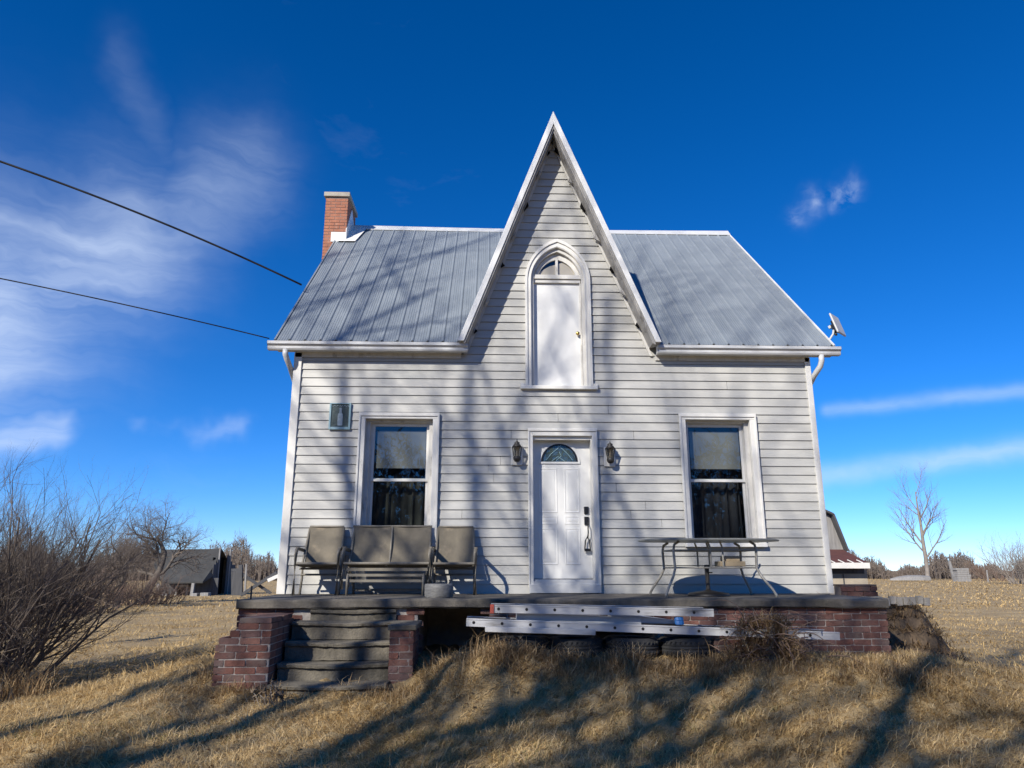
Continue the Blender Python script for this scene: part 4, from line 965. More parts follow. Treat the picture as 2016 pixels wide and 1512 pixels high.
# ------------------------------------------------------------------ plants: blades
def blades(name, pts, length, width, lean, mat_, label, cat, curl=.5, seed=1, kind='stuff', parent=None, shade=None, svar=.24, dirbias=None, lmul=None):
    r = np.random.default_rng(seed); n = len(pts)
    L = length[0]+(length[1]-length[0])*r.random(n)**1.4; L = L if lmul is None else L*lmul; Wd = width*(.6+.8*r.random(n)); az_ = r.random(n)*2*np.pi
    if dirbias is not None:
        az_ = dirbias(pts)+r.normal(0, 1.5, n)
    ln = np.clip(r.normal(lean, .38, n), 0.02, 1.5)
    d = np.stack([np.cos(az_)*np.sin(ln), np.sin(az_)*np.sin(ln), np.cos(ln)], 1)
    ln2 = np.clip(ln+curl*(.5+r.random(n)), 0, 2.0); d2 = np.stack([np.cos(az_+.4*r.normal(size=n))*np.sin(ln2), np.sin(az_)*np.sin(ln2), np.cos(ln2)], 1)
    side = np.stack([-np.sin(az_+r.normal(0, .8, n)), np.cos(az_), np.zeros(n)], 1)
    p0 = pts-np.array([0, 0, .01]); p1 = p0+d*L[:, None]*.5; p2 = p1+d2*L[:, None]*.5
    p2[:, 2] = np.maximum(p2[:, 2], p0[:, 2]+.004)
    w = side*Wd[:, None]*.5
    V = np.stack([p0-w, p0+w, p1-w*.8, p1+w*.8, p2], 1).reshape(-1, 3)
    b = (np.arange(n)*5)[:, None]; T = np.concatenate([b+np.array([0, 1, 3]), b+np.array([0, 3, 2]), b+np.array([2, 3, 4])], 1).reshape(-1, 3)
    me = bpy.data.meshes.new(name); nt = len(T)
    me.vertices.add(len(V)); me.vertices.foreach_set('co', V.astype(np.float32).ravel())
    me.loops.add(nt*3); me.loops.foreach_set('vertex_index', T.astype(np.int32).ravel())
    me.polygons.add(nt); me.polygons.foreach_set('loop_start', (np.arange(nt)*3).astype(np.int32)); me.polygons.foreach_set('loop_total', np.full(nt, 3, np.int32))
    at = me.attributes.new('shade', 'FLOAT', 'POINT'); sh = r.random(n) if shade is None else np.clip(shade+r.normal(0, svar, n), 0, 1)
    at.data.foreach_set('value', np.repeat(sh, 5).astype(np.float32)); me.materials.append(MT[mat_]); me.update(); me.validate()
    o = bpy.data.objects.new(name, me); C.objects.link(o)
    if parent: o.parent = parent; off = ROOT.get(parent.name, Vector((0,0,0))); o.location = -off
    if kind: o['kind'] = kind
    if label: tag(o, label, cat)
    return o
def clump(x, y, s):          # smooth pseudo-noise 0..1
    return .5+.25*(np.sin(x*s+1.3*np.sin(y*s*.7))+np.sin(y*s*1.3+1.7*np.sin(x*s*.6+2)))
def inhouse(x, y, m=0.0): return (x > -2.9-m) & (x < 4.85+m) & (y > -1.93-m) & (y < 8.2)
def blocked(x, y): return inhouse(x, y) | ((x > -2.82) & (x < -.75) & (y > -2.88) & (y < -1.9))
def scatter(n, x0, x1, y0, y1, power=1.0, dens=None, seed=3):
    r = np.random.default_rng(seed); x = x0+(x1-x0)*r.random(n); y = y0+(y1-y0)*r.random(n)**power
    k = ~blocked(x, y)
    if dens is not None: k &= r.random(n) < dens(x, y)
    x, y = x[k], y[k]; return np.stack([x, y, gz(x, y)], 1)
swirl = lambda p: 2.2*np.sin(p[:, 0]*.9+.8*np.sin(p[:, 1]*1.1))+1.7*np.cos(p[:, 1]*.8-p[:, 0]*.4)
tone = lambda p: .18+.62*clump(p[:, 0], p[:, 1], 2.1)*.6+.62*clump(p[:, 0]+7, p[:, 1]-3, .55)*.4+.08
pn = scatter(620000, -7.2, 7.8, -5.6, -1.5, 1.0, lambda x, y: .35+.65*clump(x, y, 3.3), 5)
blades('dry_grass', pn, (.04, .15), .0052, 1.15, 'straw', 'matted dry straw grass covering the bank before the porch', 'grass', .45, 6, shade=tone(pn)*1.15-.05, dirbias=swirl)
r = np.random.default_rng(21)
pg = scatter(45000, -6, 4, -6.2, -3.6, 1.0, lambda x, y: (clump(x, y, 1.1) > .55)*.8, 8)
nl = 1600; lx = r.uniform(-6.5, 7, nl); ly = r.uniform(-5.4, -2.6, nl); kl = ~blocked(lx, ly) & (r.random(nl) < clump(lx, ly, 1.7)); lx, ly = lx[kl], ly[kl]
blades('fallen_leaves', np.stack([lx, ly, gz(lx, ly)+.02], 1), (.03, .06), .03, 1.2, 'weed', 'scattered dead brown leaves caught in the straw', 'leaves', .8, 77, shade=np.full(len(lx), .02), svar=.05)
blades('green_grass', pg, (.04, .11), .006, .9, 'strawgreen', 'thin greenish grass showing through the straw in the foreground', 'grass', .4, 9)
def fan(n, y0, y1, seed, dens=None, spread=1.0):
    r = np.random.default_rng(seed); d = np.exp(np.log(y0)+(np.log(y1)-np.log(y0))*r.random(n)**.8); t = (r.random(n)-.5)*1.75*spread+.04
    x = t*d; y = d-11; k = ~blocked(x, y) & ~((x > -3.0) & (x < 5.2) & (y > -1.9) & (y < 8.2))
    if dens is not None: k &= r.random(n) < dens(x, y)
    x, y = x[k], y[k]; return np.stack([x, y, gz(x, y)], 1)
pf = fan(230000, 9.0, 40, 15, lambda x, y: (np.abs(x) > 2.5)*(.3+.7*clump(x, y, 1.1)))
blades('field_grass', pf, (.06, .18), .016, 1.15, 'straw', 'dry straw field stretching back on both sides of the house', 'grass', .5, 16, shade=tone(pf)*.7+.12, svar=.13, dirbias=swirl)
pff = fan(110000, 36, 150, 17)
blades('far_field_grass', pff, (.10, .28), .05, 1.15, 'straw', 'pale far field of dry grass before the woods', 'grass', .5, 18, shade=tone(pff)*.5+.2, svar=.08)
# taller dry weeds against the porch, piers and bank
W_pts = []
W_len = []
def tuftspot(x, y, n, s, hmax=1.0):
    xx = r.normal(x, s, n); yy = r.normal(y, s*.6, n); W_pts.append(np.stack([xx, yy, gz(xx, yy)], 1)); W_len.append(np.full(n, hmax*r.uniform(.35, 1.0)))
for i in range(46): tuftspot(r.uniform(-.7, 4.9), r.uniform(-3.25, -2.5), int(r.uniform(30, 110)), r.uniform(.05, .16))
for i in range(16): tuftspot(r.uniform(-.6, 4.6), r.uniform(-3.2, -2.9), int(r.uniform(120, 220)), r.uniform(.14, .22), 1.05)
for i in range(36): tuftspot(r.uniform(.0, 1.95), r.uniform(-2.95, -2.8), int(r.uniform(40, 110)), r.uniform(.05, .12), 1.3)
for i in range(30): tuftspot(r.uniform(-.5, 2.6), r.uniform(-3.1, -2.72), int(r.uniform(40, 120)), r.uniform(.05, .13), 1.1)
for i in range(12): tuftspot(r.uniform(-3.1, -2.1), r.uniform(-3.15, -2.9), 70, .08)
for i in range(10): tuftspot(r.uniform(-1.4, -.7), r.uniform(-3.2, -2.85), 60, .08)
for i in range(8): tuftspot(-2.98+r.normal(0, .06), r.uniform(-2.8, -1.9), 50, .07)
for i in range(26): tuftspot(r.uniform(4.2, 6.9), r.uniform(-2.7, -1.2), int(r.uniform(30, 110)), r.uniform(.06, .18))
for i in range(70): tuftspot(r.uniform(-6, 7), r.uniform(-5.2, -3.2), int(r.uniform(15, 60)), r.uniform(.04, .12), .45)
pw = np.concatenate(W_pts); wlen = np.concatenate(W_len); k = ~blocked(pw[:, 0], pw[:, 1]); pw, wlen = pw[k], wlen[k]
blades('dry_weeds', pw, (.10, .36), .006, .65, 'weed', 'tall tangled dry weeds growing along the porch base', 'weeds', 1.1, 22, lmul=wlen, shade=np.full(len(pw), .58), svar=.28)
# vines and dead grass draped over the raised bed
kk = r.integers(0, len(MV), 13000); mp_ = MV[kk]+r.normal(0, .05, (13000, 3))*np.array([1, 1, .2])+np.array([0, 0, .015]); mp_ = mp_[(mp_[:, 1] < .3)]
blades('dead_vines', mp_, (.08, .24), .009, 1.0, 'weed', None, None, .8, 23, parent=BD, shade=np.full(len(mp_), .33))
# bramble heap on the ladder end
BR = thing('bramble_heap', (3.15, -2.75, .55), 'heap of brown brambles and dead grass tangled over the ladder end', 'brambles')
nb = 2600; th = r.random(nb)*2*np.pi; rr = r.random(nb)**.5; hh = r.random(nb)**1.3
bx_ = 3.05+np.cos(th)*rr*(.55-.35*hh)+.12*np.sin(th*3); by_ = -2.72+np.sin(th)*rr*(.25-.12*hh); bzv = .6+hh*.5*(.55+.45*np.cos((bx_-3.1)*2.6))
blades('bramble_stalks', np.stack([bx_, by_, bzv], 1), (.08, .34), .008, .9, 'weed', None, None, 1.3, 25, parent=BR, kind=None, shade=np.clip(.12+r.random(nb)*.4, 0, 1))
m = MB()
for i in range(120):
    a = rng.uniform(0, 6.28); p = Vector((3.05+rng.gauss(0, .26), -2.75+rng.gauss(0, .1), .6+rng.random()*.5)); pts = [p]; d = Vector((math.cos(a), math.sin(a)*.5, rng.uniform(-.2, .8))).normalized()
    for k_ in range(6): d = (d+Vector((rng.gauss(0, .3), rng.gauss(0, .25), -.22))).normalized(); pts.append(pts[-1]+d*rng.uniform(.05, .11))
    m.tube(pts, [.006-.0007*q for q in range(7)], 4)
m.build('bramble_canes', 'twigred', BR)
# dead leafy weed by the left pier
LW = thing('dead_leafy_weed', (-2.05, -3.3, g1(-2.05, -3.3)), 'dead curled leafy weed at the foot of the taller pier', 'weed')
m = MB(); q = MB()
for i in range(16):
    a = rng.uniform(0, 6.28); p0 = Vector((-2.05+rng.gauss(0, .07), -3.3+rng.gauss(0, .05), g1(-2.05, -3.3))); p1 = p0+Vector((math.cos(a)*.10, math.sin(a)*.07, rng.uniform(.08, .24)))
    m.tube([p0, (p0+p1)/2+Vector((0, 0, .03)), p1], .003, 4)
    for k_ in range(4):
        c = p0.lerp(p1, rng.uniform(.4, 1)); u_ = Vector((rng.gauss(0, 1), rng.gauss(0, 1), rng.gauss(0, 1))).normalized()*.028; v_ = u_.cross(Vector((rng.gauss(0, 1), rng.gauss(0, 1), rng.gauss(0, 1)))).normalized()*.016
        q.add([c-u_, c+v_+u_*.2, c+u_, c-v_], [(0, 1, 2), (0, 2, 3)])
m.build('stalks', 'twigpale', LW); q.build('dead_leaves', 'leafdead', LW)

# ------------------------------------------------------------------ woody plants
def grow(tr, tw, p, d, L, r, lvl, maxl, R, nseg=6, nchild=(5, 7), ratio=(.5, .72), ang=(.45, 1.0), wander=.16, upb=.05, twig_lvl=2, endr=.35, kids_from=.3, twsides=3):
    pts = [p.copy()]; rad = [r]; d = d.normalized(); q = p.copy()
    for i in range(nseg):
        d = (d+Vector((R.gauss(0, wander), R.gauss(0, wander), R.gauss(0, wander)+upb))).normalized(); q = q+d*(L/nseg); pts.append(q.copy()); rad.append(r*lerp(1, endr, (i+1)/nseg))
    (tr if lvl < twig_lvl else tw).tube(pts, rad, max(twsides, 8-2*lvl), cap=False)
    if lvl >= maxl: return
    nc = R.randint(*nchild)
    for k_ in range(nc):
        t = kids_from+(1-kids_from)*(k_+R.random())/nc; i = min(nseg-1, int(t*nseg)); f = t*nseg-i; c = pts[i].lerp(pts[i+1], f)
        dd = (pts[i+1]-pts[i]).normalized(); s = dd.cross(Vector((R.gauss(0, 1), R.gauss(0, 1), R.gauss(0, 1))))
        if s.length < 1e-3: continue
        a = R.uniform(*ang); nd = dd*math.cos(a)+s.normalized()*math.sin(a)
        rr = rad[i]*R.uniform(.42, .62)
        grow(tr, tw, c, nd, L*R.uniform(*ratio)*(1.15-.45*t), rr, lvl+1, maxl, R, max(4, nseg-1), nchild, ratio, ang, wander*1.1, upb, twig_lvl, endr, .2, twsides)
def tree(name, loc, H_, r, label, cat='tree', seed=1, bark='bark', tw='twig', lean=(0, 0), group=None, **k):
    R = random.Random(seed); T = thing(name, loc, label, cat, group); a, b = MB(), MB()
    kw = dict(maxl=4); kw.update(k)
    grow(a, b, Vector(loc)-Vector((0, 0, .1)), Vector((lean[0], lean[1], 1)), H_, r, 0, kw.pop('maxl'), R, kw.pop('nseg', 8), **kw)
    a.build('trunk', bark, T, smooth=True); b.build('crown', tw, T, smooth=True); return T
# big many-stemmed bare yard trees beyond the camera's left shoulder: their shadows fall on lawn and house
def yard_tree(loc, stems, H_, r0, label, seed, spread=.2):
    R = random.Random(seed); loc = Vector((loc[0], loc[1], g1(*loc))); T = thing('bare_yard_tree', loc, label, 'tree', 'bare yard trees'); a, b = MB(), MB()
    for i in range(stems):
        an = 2*math.pi*(i+R.uniform(-.3, .3))/stems; q = loc+Vector((math.cos(an)*r0*.9, math.sin(an)*r0*.9, -.1))
        grow(a, b, q, Vector((math.cos(an)*spread*R.uniform(.5, 1.5), math.sin(an)*spread*R.uniform(.5, 1.5), 1)), H_*R.uniform(.85, 1.1), r0*R.uniform(.7, 1.0), 0, 3, R, 9, (7, 8), (.36, .52), (.35, .8), .09, .03, 2, .22, .30)
    a.build('trunk', 'bark', T, smooth=True); b.build('crown', 'twig', T, smooth=True)
yard_tree((-15.4, -18.5), 5, 22, .22, 'many stemmed bare yard tree furthest from the porch steps', 3)
yard_tree((-11.0, -19.5), 5, 23, .22, 'many stemmed bare yard tree in the middle of the row', 12)
yard_tree((-12.6, -22.5), 4, 20.5, .20, 'many stemmed bare yard tree in line with the porch steps', 31)
# brown bush at left
def bush(name, loc, n, L, rad, label, seed, tw='twig', spread=.7, maxl=3, base=.35, nchild=(4, 6), upb=.05, r0=.022):
    R = random.Random(seed); T = thing(name, loc, label, 'bush'); a, b = MB(), MB()
    for i in range(n):
        an = R.uniform(0, 6.283); q = Vector(loc)+Vector((math.cos(an)*base*R.random(), math.sin(an)*base*R.random(), -.05))
        d = Vector((math.cos(an)*spread*R.uniform(.3, 1.3), math.sin(an)*spread*R.uniform(.3, 1.3), 1))
        grow(a, b, q, d, L*R.uniform(.6, 1.05), r0*R.uniform(.5, 1.1), 0, maxl, R, 6, nchild, (.38, .62), (.3, .8), .13, upb, 1, .35, .25)
    a.build('stems', tw, T); b.build('twigs', tw, T); return T
bl_ = Vector((-6.75, -.9, 0)); bl_.z = g1(bl_.x, bl_.y)
bush('bare_bush', bl_, 135, 2.4, 1.5, 'large dense brown leafless bush standing in long dry grass', 5, spread=.85, base=.95, nchild=(5, 7))
bl2 = Vector((-8.3, .2, 0)); bl2.z = g1(bl2.x, bl2.y)
bush('bare_bush', bl2, 60, 2.7, 1.5, 'paler leafless bush behind the dense brown bush', 9, tw='twigpale', spread=.7, base=.8)
tb = []
for i in range(46):
    xx, yy = r.normal(-6.4, .8), r.normal(-1.7, .5); n = 60; x_ = r.normal(xx, .12, n); y_ = r.normal(yy, .1, n); tb.append(np.stack([x_, y_, gz(x_, y_)], 1))
tb = np.concatenate(tb); blades('tall_dry_grass', tb, (.2, .55), .009, .3, 'weed', 'tall upright dry grass around the foot of the brown bush', 'grass', .5, 41)
# old orchard tree in front of the barn, thicket around it
def gp(px, py, D):          # point on the ground along a pixel direction at depth D in front of the camera
    d = ray(px, 1123); s = D/(d.y); x, y = EYE.x+d.x*s, EYE.y+D; return Vector((x, y, g1(x, y)))
tl = gp(293, 1180, 47); tree('orchard_tree', tl, 4.4, .26, 'low spreading bare orchard tree by the old barn', seed=9, lean=(.1, 0), bark='bark', tw='twig', nchild=(7, 9), ang=(.6, 1.15), ratio=(.6, .82), kids_from=.3, wander=.22, upb=.06, maxl=4)
tl = gp(235, 1180, 42); tree('orchard_tree', tl, 3.2, .18, 'smaller bare orchard tree between barn and brown bush', seed=18, nchild=(6, 8), ang=(.6, 1.2), ratio=(.62, .85), kids_from=.25, wander=.22, maxl=4)
for i, (px, D_, hgt, lb) in enumerate(((190, 36, 1.6, 'low reddish thicket beside the smaller orchard tree'), (262, 44, 1.5, 'low reddish thicket under the spreading orchard tree'), (290, 45.5, 1.9, 'rounded brown thicket at the trunk of the spreading orchard tree'), (322, 46.5, 1.2, 'small thicket against the left end of the barn'), (130, 33, 2.2, 'brown thicket half hidden behind the dense bush'), (40, 38, 3.0, 'tall grey thicket behind the paler bush'))):
    p = gp(px, 1170, D_); bush('thicket', p, 34, hgt, 1, lb, 50+i, tw='twigred' if px != 40 else 'twig', spread=1.0, base=1.3, maxl=2, nchild=(5, 7), r0=.03)
# lone bare tree and shrub at right
tl = gp(1824, 1143, 95); tree('lone_bare_tree', tl, 11.4, .30, 'lone bare tree standing in the field right of the house', seed=46, lean=(.02, 0), bark='twigpale', tw='twigpale', nchild=(9, 11), ang=(.5, .8), ratio=(.40, .55), kids_from=.2, wander=.045, upb=.07, maxl=3, twig_lvl=1, endr=.2)
p = gp(2005, 1140, 70); bush('roadside_shrub', p, 40, 4.2, 1, 'grey leafless shrub at the field edge beside the woods', 66, tw='twigpale', spread=.8, base=1.2, maxl=2, nchild=(6, 8), r0=.045)
p = gp(1958, 1140, 90); bush('roadside_shrub', p, 30, 2.8, 1, 'low dark bramble shrub near the grey board pile', 67, tw='twigred', spread=1.1, base=1.8, maxl=2, nchild=(6, 8), r0=.04)
# far woods
def woods(name, px0, px1, D0, D1, h0, h1, n, label, seed, m_='twigpale'):
    R = random.Random(seed); m = MB()
    for i in range(n):
        D_ = R.uniform(D0, D1); px = R.uniform(px0, px1); p = gp(px, 1140, D_); h = R.uniform(h0, h1)*(.75+.35*math.sin(px*.031)+.15*math.sin(px*.11)); d = Vector((R.gauss(0, .06), R.gauss(0, .06), 1))
        t = p+d*h; m.tube([p-Vector((0, 0, .3)), p+d*h*.5, t], [.11, .07, .015], 3, cap=False)
        for k_ in range(9):
            f = R.uniform(.1, .95); c = p+d*h*f; e = c+Vector((R.gauss(0, .6), R.gauss(0, .6), R.uniform(.3, 1.3)))*(1.25-f)*.26*h
            m.tube([c, e], [.055, .018], 3, cap=False)
    tag(m.build(name, m_), label, 'woods', kind='stuff')
woods('far_woods', 1050, 2300, 110, 150, 2.4, 4.2, 4600, 'far leafless woods closing the field on the right', 71, 'twig')
woods('far_woods', -200, 1050, 150, 190, 5.5, 8.6, 3400, 'far leafless woods behind the barn', 72, 'twig')

# woods across the road behind the camera: what the window panes mirror
R = random.Random(91); m = MB()
for i in range(1500):
    x = R.uniform(-75, 75); y = R.uniform(-75, -52); z_ = g1(x, y); h = R.uniform(8, 16); p = Vector((x, y, z_)); d = Vector((R.gauss(0, .05), R.gauss(0, .05), 1)); w_ = R.uniform(.10, .24)
    m.tube([p-Vector((0, 0, .3)), p+d*h*.5, p+d*h], [w_, w_*.65, .03], 3, cap=False)
    for k_ in range(9):
        f = R.uniform(.1, .95); c = p+d*h*f; m.tube([c, c+Vector((R.gauss(0, .6), R.gauss(0, .6), R.uniform(.2, 1.1)))*(1.25-f)*.3*h], [.11, .03], 3, cap=False)
tag(m.build('far_woods', 'bark'), 'dark leafless woods facing the house front across the lawn', 'woods', kind='stuff')

# ------------------------------------------------------------------ barn, sheds, distant things
BY = 52.0                                                # barn front plane
BN = thing('old_barn', onY(385, 1178, BY), 'old dark barn with sagging roof and tall open doorway', 'barn')
s_ = lambda px, py, y=BY: onY(px, py, y)
rl, rr_ = s_(318, 1082, BY+3), s_(437, 1080.5, BY+3)       # ridge ends
kl, kr = s_(303, 1112, BY+1.2), s_(424, 1110, BY+1.2)      # kink line
el_, er_ = s_(322, 1146, BY-1.0), s_(399, 1145, BY-1.0); er2 = s_(420, 1133, BY+.4)
gz_b = s_(400, 1176, BY).z
back = Vector((0, 3.0, 0))
MB().add([kl, kr, rr_, rl, kl-Vector((0, 0, .15)), kr-Vector((0, 0, .15)), rr_-Vector((0, 0, .15)), rl-Vector((0, 0, .15))], [(0,1,2,3), (7,6,5,4), (0,4,5,1), (1,5,6,2), (2,6,7,3), (3,7,4,0)]).build('upper_roof', 'barnroof', BN)
MB().add([el_, er_, er2, kr-Vector((0, 0, .02)), kl-Vector((0, 0, .02)), el_-Vector((0, 0, .12)), er_-Vector((0, 0, .12)), er2-Vector((0, 0, .12)), kr-Vector((0, 0, .14)), kl-Vector((0, 0, .14))], [(0,1,2,3,4), (9,8,7,6,5), (0,5,6,1), (1,6,7,2), (2,7,8,3), (4,9,5,0)]).build('lower_roof', 'barnroof', BN)
rb = Vector((0, 6.0, 0))
MB().add([rl, rr_, kr+Vector((0, 3.6, 0)), kl+Vector((0, 3.6, 0))], [(0, 1, 2, 3)]).add([kl+Vector((0, 3.6, 0)), kr+Vector((0, 3.6, 0)), Vector((kr.x, BY+6, gz_b)), Vector((kl.x, BY+6, gz_b))], [(0,1,2,3)]).build('rear_side', 'barnroof', BN)
# front wall under the lower roof
wx0, wx1 = s_(312, 1170).x, s_(424, 1170).x
MB().box((wx0, BY+.35, gz_b-.4), (wx1, BY+.5, s_(400, 1138).z)).build('front_boards', 'barnboard', BN)
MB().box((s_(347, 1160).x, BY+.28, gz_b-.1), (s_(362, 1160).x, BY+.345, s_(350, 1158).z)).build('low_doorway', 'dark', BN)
f0, f1, ft = s_(344, 1160).x, s_(366, 1160).x, s_(350, 1155).z
MB().box((f0-.08, BY+.22, gz_b-.2), (f0+.08, BY+.30, ft)).box((f1-.08, BY+.22, gz_b-.2), (f1+.08, BY+.30, ft)).box((f0-.08, BY+.22, ft), (f1+.08, BY+.30, ft+.14)).build('door_frame', 'barngrey', BN)
# gable end with tall opening, vertical boards
ex = kr.x+.1; zk, zr = kr.z, rr_.z
for i in range(12):
    ya = BY+.4+i*.46; t = (ya+.2-BY)/3.0; top = zk+(zr-zk)*max(0, 1-abs((ya+.2)-(BY+3))/2.2)-.05
    if 1.5 < ya-BY < 3.6: continue
    MB().box((ex, ya, gz_b-.4), (ex+.06, ya+.43, max(top, gz_b+1.4))).build('gable_board', 'barnboard', BN)
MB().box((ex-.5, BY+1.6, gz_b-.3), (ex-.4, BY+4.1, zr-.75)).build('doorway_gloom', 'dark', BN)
MB().box((ex+.02, BY+1.45, gz_b-.3), (ex+.12, BY+1.62, zr+.1)).build('door_post', 'barngrey', BN)
MB().box((ex+.02, BY+4.1, gz_b-.3), (ex+.12, BY+4.3, zr+.0)).build('door_post', 'barngrey', BN)
PO = tag(MB().bar(Vector((s_(389, 1150).x, BY-1.1, gz_b-.4)), Vector((s_(391, 1150).x, BY-1.1, er_.z-.12)), .22, .22).build('porch_post', 'barngrey', BN), None, None)
def dbox(name, px0, px1, py0, py1, y, dep, m_, label, cat):
    a, b = onY(px0, py1, y), onY(px1, py0, y); zg = min(a.z, g1((a.x+b.x)/2, y))
    return tag(MB().box((a.x, y, zg-.1), (b.x, y+dep, b.z)).build(name, m_, bevel=.03), label, cat)
dbox('concrete_trough', 373, 388, 1168, 1178, BY-1.6, .7, 'barngrey', 'pale block beside the barn porch post', 'block')
dbox('concrete_trough', 393, 410, 1167, 1177, BY-1.4, .7, 'barngrey', 'pale block nearer the barn doorway', 'block')
LBp = thing('board_pile', s_(322, 1178), 'pile of pale leaning boards at the left end of the barn', 'boards')
for i in range(7):
    a = s_(311+i*3.2, 1180, BY-.8); b = s_(311+i*1.8, 1149+i*2.0, BY+.3); MB().bar(a, b, .20, .06, up=(0, 1, 0)).build('board', 'barngrey', LBp)
# fallen frame right of the barn
FR = thing('collapsed_frame', s_(500, 1172, 46), 'collapsed timber frame with crossed beams beside the barn', 'timber frame')
for a, b, w_ in (((474, 1172), (474, 1112), .25), ((482, 1172), (485, 1110), .12), ((456, 1122), (478, 1121), .18), ((470, 1126), (533, 1168), .2), ((474, 1172), (545, 1127), .22)):
    MB().bar(onY(*a, 46), onY(*b, 46+(.4 if a[1] == 1126 else 0)), w_, w_).build('beam', 'barnboard' if w_ > .12 else 'barngrey', FR)
MB().add([onY(455, 1125, 47), onY(475, 1123, 47), onY(475, 1172, 47), onY(455, 1172, 47), onY(455, 1125, 47.2), onY(475, 1123, 47.2), onY(475, 1172, 47.2), onY(455, 1172, 47.2)], [(3,2,1,0), (4,5,6,7), (0,1,5,4), (1,2,6,5), (2,3,7,6), (3,0,4,7)]).build('plank_panel', 'barnboard', FR)
MB().bar(onY(528, 1143, 46), onY(552, 1132, 46), .3, .25).build('white_plank', 'trim', FR)
# weathered shed with maroon lean-to behind the right corner
SY = 15.0
SH = thing('rear_shed', onY(1660, 1156, SY), 'weathered shed with maroon hipped lean-to roof behind the house', 'shed')
q = lambda px, py, y=SY: onY(px, py, y)
p0, p1, p2 = q(1633, 1015, SY+1.2), q(1661, 1083, SY+1.2), q(1560, 1083, SY+1.2)
ztop = p1.z
cxs = p1.x-2.6; zgs = g1(p1.x, SY+3); mir = lambda x: 2*cxs-x                     # gambrel barn behind, mostly hidden by the house
MB().prism([(mir(p1.x), zgs-.2), (p1.x, zgs-.2), (p1.x, p1.z), (p0.x, p0.z), (cxs, p0.z+1.0), (mir(p0.x), p0.z), (mir(p1.x), p1.z)], SY+1.2, SY+6.2).build('gable_wall', 'barngrey', SH)
for sg in (lambda x: x, mir):
    A_, B_, C_ = Vector((sg(p1.x+.06), SY+3.6, p1.z-.04)), Vector((sg(p0.x+.05), SY+3.6, p0.z+.04)), Vector((cxs, SY+3.6, p0.z+1.08))
    MB().bar(A_, B_, .07, 5.3, up=(0, 1, 0)).bar(B_, C_, .07, 5.3, up=(0, 1, 0)).build('gambrel_roof', 'barnboard', SH)
e0, e1 = q(1560, 1109, SY-.4), q(1712, 1109, SY-.4); t0, t1 = Vector((p2.x, SY+1.15, ztop+.02)), Vector((p1.x-.05, SY+1.15, ztop+.02)); e2 = Vector((e1.x+.1, SY+1.9, e1.z))
MB().add([e0, e1, t1, t0, e2, e0-Vector((0, 0, .08)), e1-Vector((0, 0, .08)), t1-Vector((0, 0, .08)), t0-Vector((0, 0, .08)), e2-Vector((0, 0, .08))], [(0,1,2,3), (1,4,2), (8,7,6,5), (7,9,6), (0,5,6,1), (1,6,9,4), (3,8,5,0), (4,9,7,2), (2,7,8,3)]).build('lean_to_roof', 'maroon', SH)
MB().box((e0.x, SY-.45, e1.z-.17), (e1.x-.02, SY-.40, e1.z+.02)).build('white_fascia', 'trim', SH)
for i in range(4):
    xx = lerp(e0.x, e1.x, .55+.12*i); MB().bar(Vector((xx, SY-.42, e1.z+.02)), Vector((xx-.10, SY-.2, e1.z+.12)), .03, .025).build('rafter_tip', 'trim', SH)
w0, w1 = q(1560, 1130, SY), q(1707, 1130, SY); zgs = g1(w1.x, SY)
MB().box((w0.x, SY, zgs-.2), (w1.x, SY+1.15, e1.z-.2)).build('lean_to_wall', 'stucco', SH)
MB().box((w0.x, SY-.02, e1.z-.35), (w1.x-.1, SY-.003, e1.z-.18)).box(((w0.x+w1.x)/2+.45, SY-.02, zgs), ((w0.x+w1.x)/2+.49, SY-.003, e1.z-.36)).build('wall_batten', 'barnboard', SH)
# field junk at right
p = gp(1877, 1146, 88); tag(MB().bar(p-Vector((0, 0, .3)), p+Vector((-.35, 0, 2.3)), .26, .26).build('fence_post', 'barngrey', bevel=.02), 'leaning pale fence post in the right field', 'post')
p = gp(1892, 1149, 85)
GB = thing('board_stack', p, 'grey stack of weathered boards beside the leaning fence post', 'boards')
for i in range(7): MB().box((p.x-.75+rng.uniform(-.08, .08), p.y-.4, p.z+i*.24-.15), (p.x+.75+rng.uniform(-.1, .1), p.y+.5, p.z+i*.24+.07)).build('board', 'barngrey', GB)
p = gp(1785, 1143, 90)
m = MB(); 
for i, (dx_, w_, h_) in enumerate(((-2.2, .1, .08), (-1.3, .55, .32), (0, .8, .5), (1.4, .8, .5), (2.6, .5, .42))):
    m.v += [(p.x+dx_, p.y-w_, p.z+.1), (p.x+dx_, p.y-w_*.8, p.z+.15+h_*.8), (p.x+dx_, p.y, p.z+.2+h_), (p.x+dx_, p.y+w_*.8, p.z+.15+h_*.8), (p.x+dx_, p.y+w_, p.z+.1)]
for i in range(4):
    for k_ in range(4): m.f.append((i*5+k_, i*5+5+k_, i*5+6+k_, i*5+k_+1))
m.f += [(0, 1, 2, 3, 4), (24, 23, 22, 21, 20)]
tag(m.build('upturned_boat', 'barngrey'), 'low pale grey upturned hull lying before the lone tree', 'boat hull')
p = gp(1942, 1146, 84); tag(MB().tube([p-Vector((0, 0, .2)), p+Vector((.05, 0, 1.3))], [.09, .07], 6).build('stub_post', 'barngrey'), 'short stub post before the dark bramble shrub', 'post')

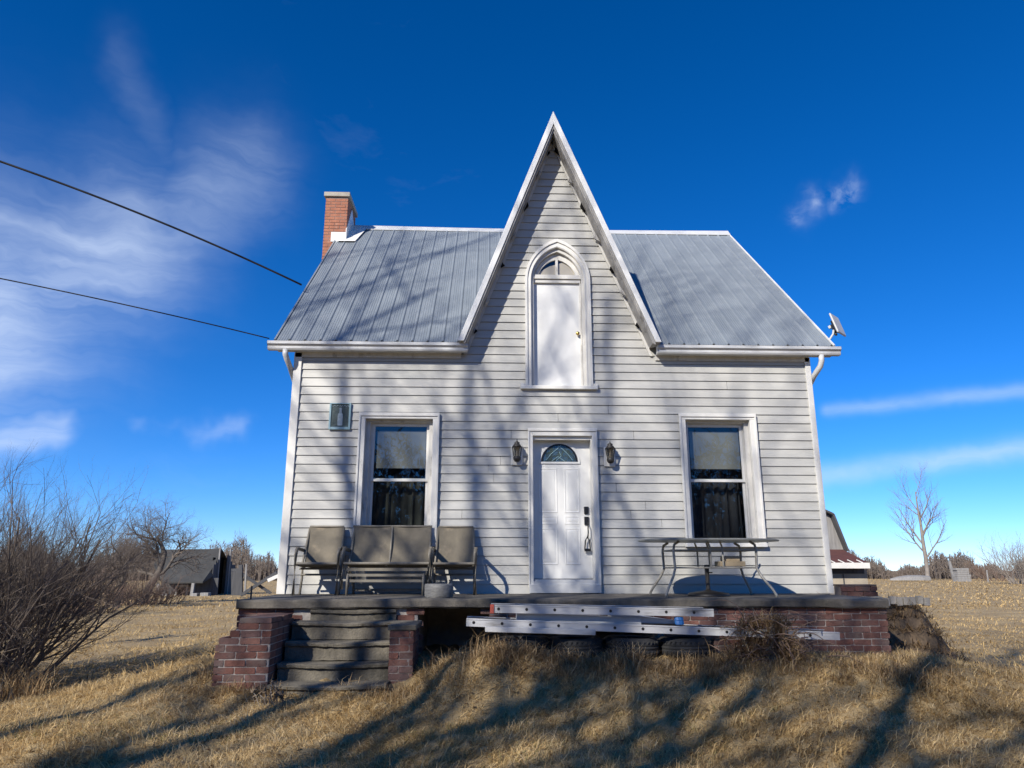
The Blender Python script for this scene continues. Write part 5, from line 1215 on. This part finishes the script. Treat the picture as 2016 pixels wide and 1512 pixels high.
# ------------------------------------------------------------------ service wires and their pole
PL = thing('utility_pole', (-17.5, -4.5, g1(-17.5, -4.5)), 'wooden utility pole carrying the service wires to the house', 'utility pole')
pzb = g1(-17.5, -4.5)
MB().tube([(-17.5, -4.5, pzb-.5), (-17.5, -4.5, pzb+10.5)], [.16, .11], 10).build('pole', 'bark', PL, smooth=True)
MB().bar((-17.5, -5.4, pzb+9.9), (-17.5, -3.6, pzb+9.9), .1, .12).build('crossarm', 'bark', PL)
def wire(house, ctrl, pole, rad, label):
    h, c, e = Vector(house), Vector(ctrl), Vector(pole)
    # quadratic curve through the three points
    t1 = (c-h).length/((c-h).length+(e-c).length); q_ = (c-h*(1-t1)**2-e*t1**2)/(2*t1*(1-t1)); pts = []
    for i in range(41):
        t = i/40; pts.append(h*(1-t)**2+q_*2*t*(1-t)+e*t*t)
    tag(MB().tube(pts, rad, 6).build('service_wire', 'cable', smooth=True), label, 'wire')
def rake_pt(px, py):         # where a pixel ray meets the plane of the left gable wall edge
    d = ray(px, py); s = (RX0-.03-EYE.x)/d.x; return EYE+d*s
h1 = rake_pt(594, 561); c1 = onY(300, 437, -.6+.0); c1 = onY(300, 437, h1.y*.5-.6)
e1 = Vector((-17.5, -4.5, pzb+9.2))
def through(hp, px, py, frac_end):    # point of the pixel ray nearest to the vertical plane house-pole
    d = ray(px, py); A = Vector((hp.x, hp.y)); Bv = Vector((e1.x, e1.y))-A
    det = d.x*(-Bv.y)+Bv.x*d.y; rx_, ry_ = A.x-EYE.x, A.y-EYE.y; s = (rx_*(-Bv.y)+Bv.x*ry_)/det; return EYE+d*s
hA = h1; mA = through(hA, 150, 372, 0); eA = through(hA, -420, 185, 0); wire(hA, mA, eA, .017, 'thicker black service wire sagging to the roof edge below the chimney')
hB = Vector((-3.34, -.2, 5.04)); mB = through(hB, 260, 603, 0); eB = through(hB, -420, 470, 0); wire(hB, mB, eB, .009, 'thinner black wire running to the left end of the gutter')
print('wire ends', eA, eB, PL.location)
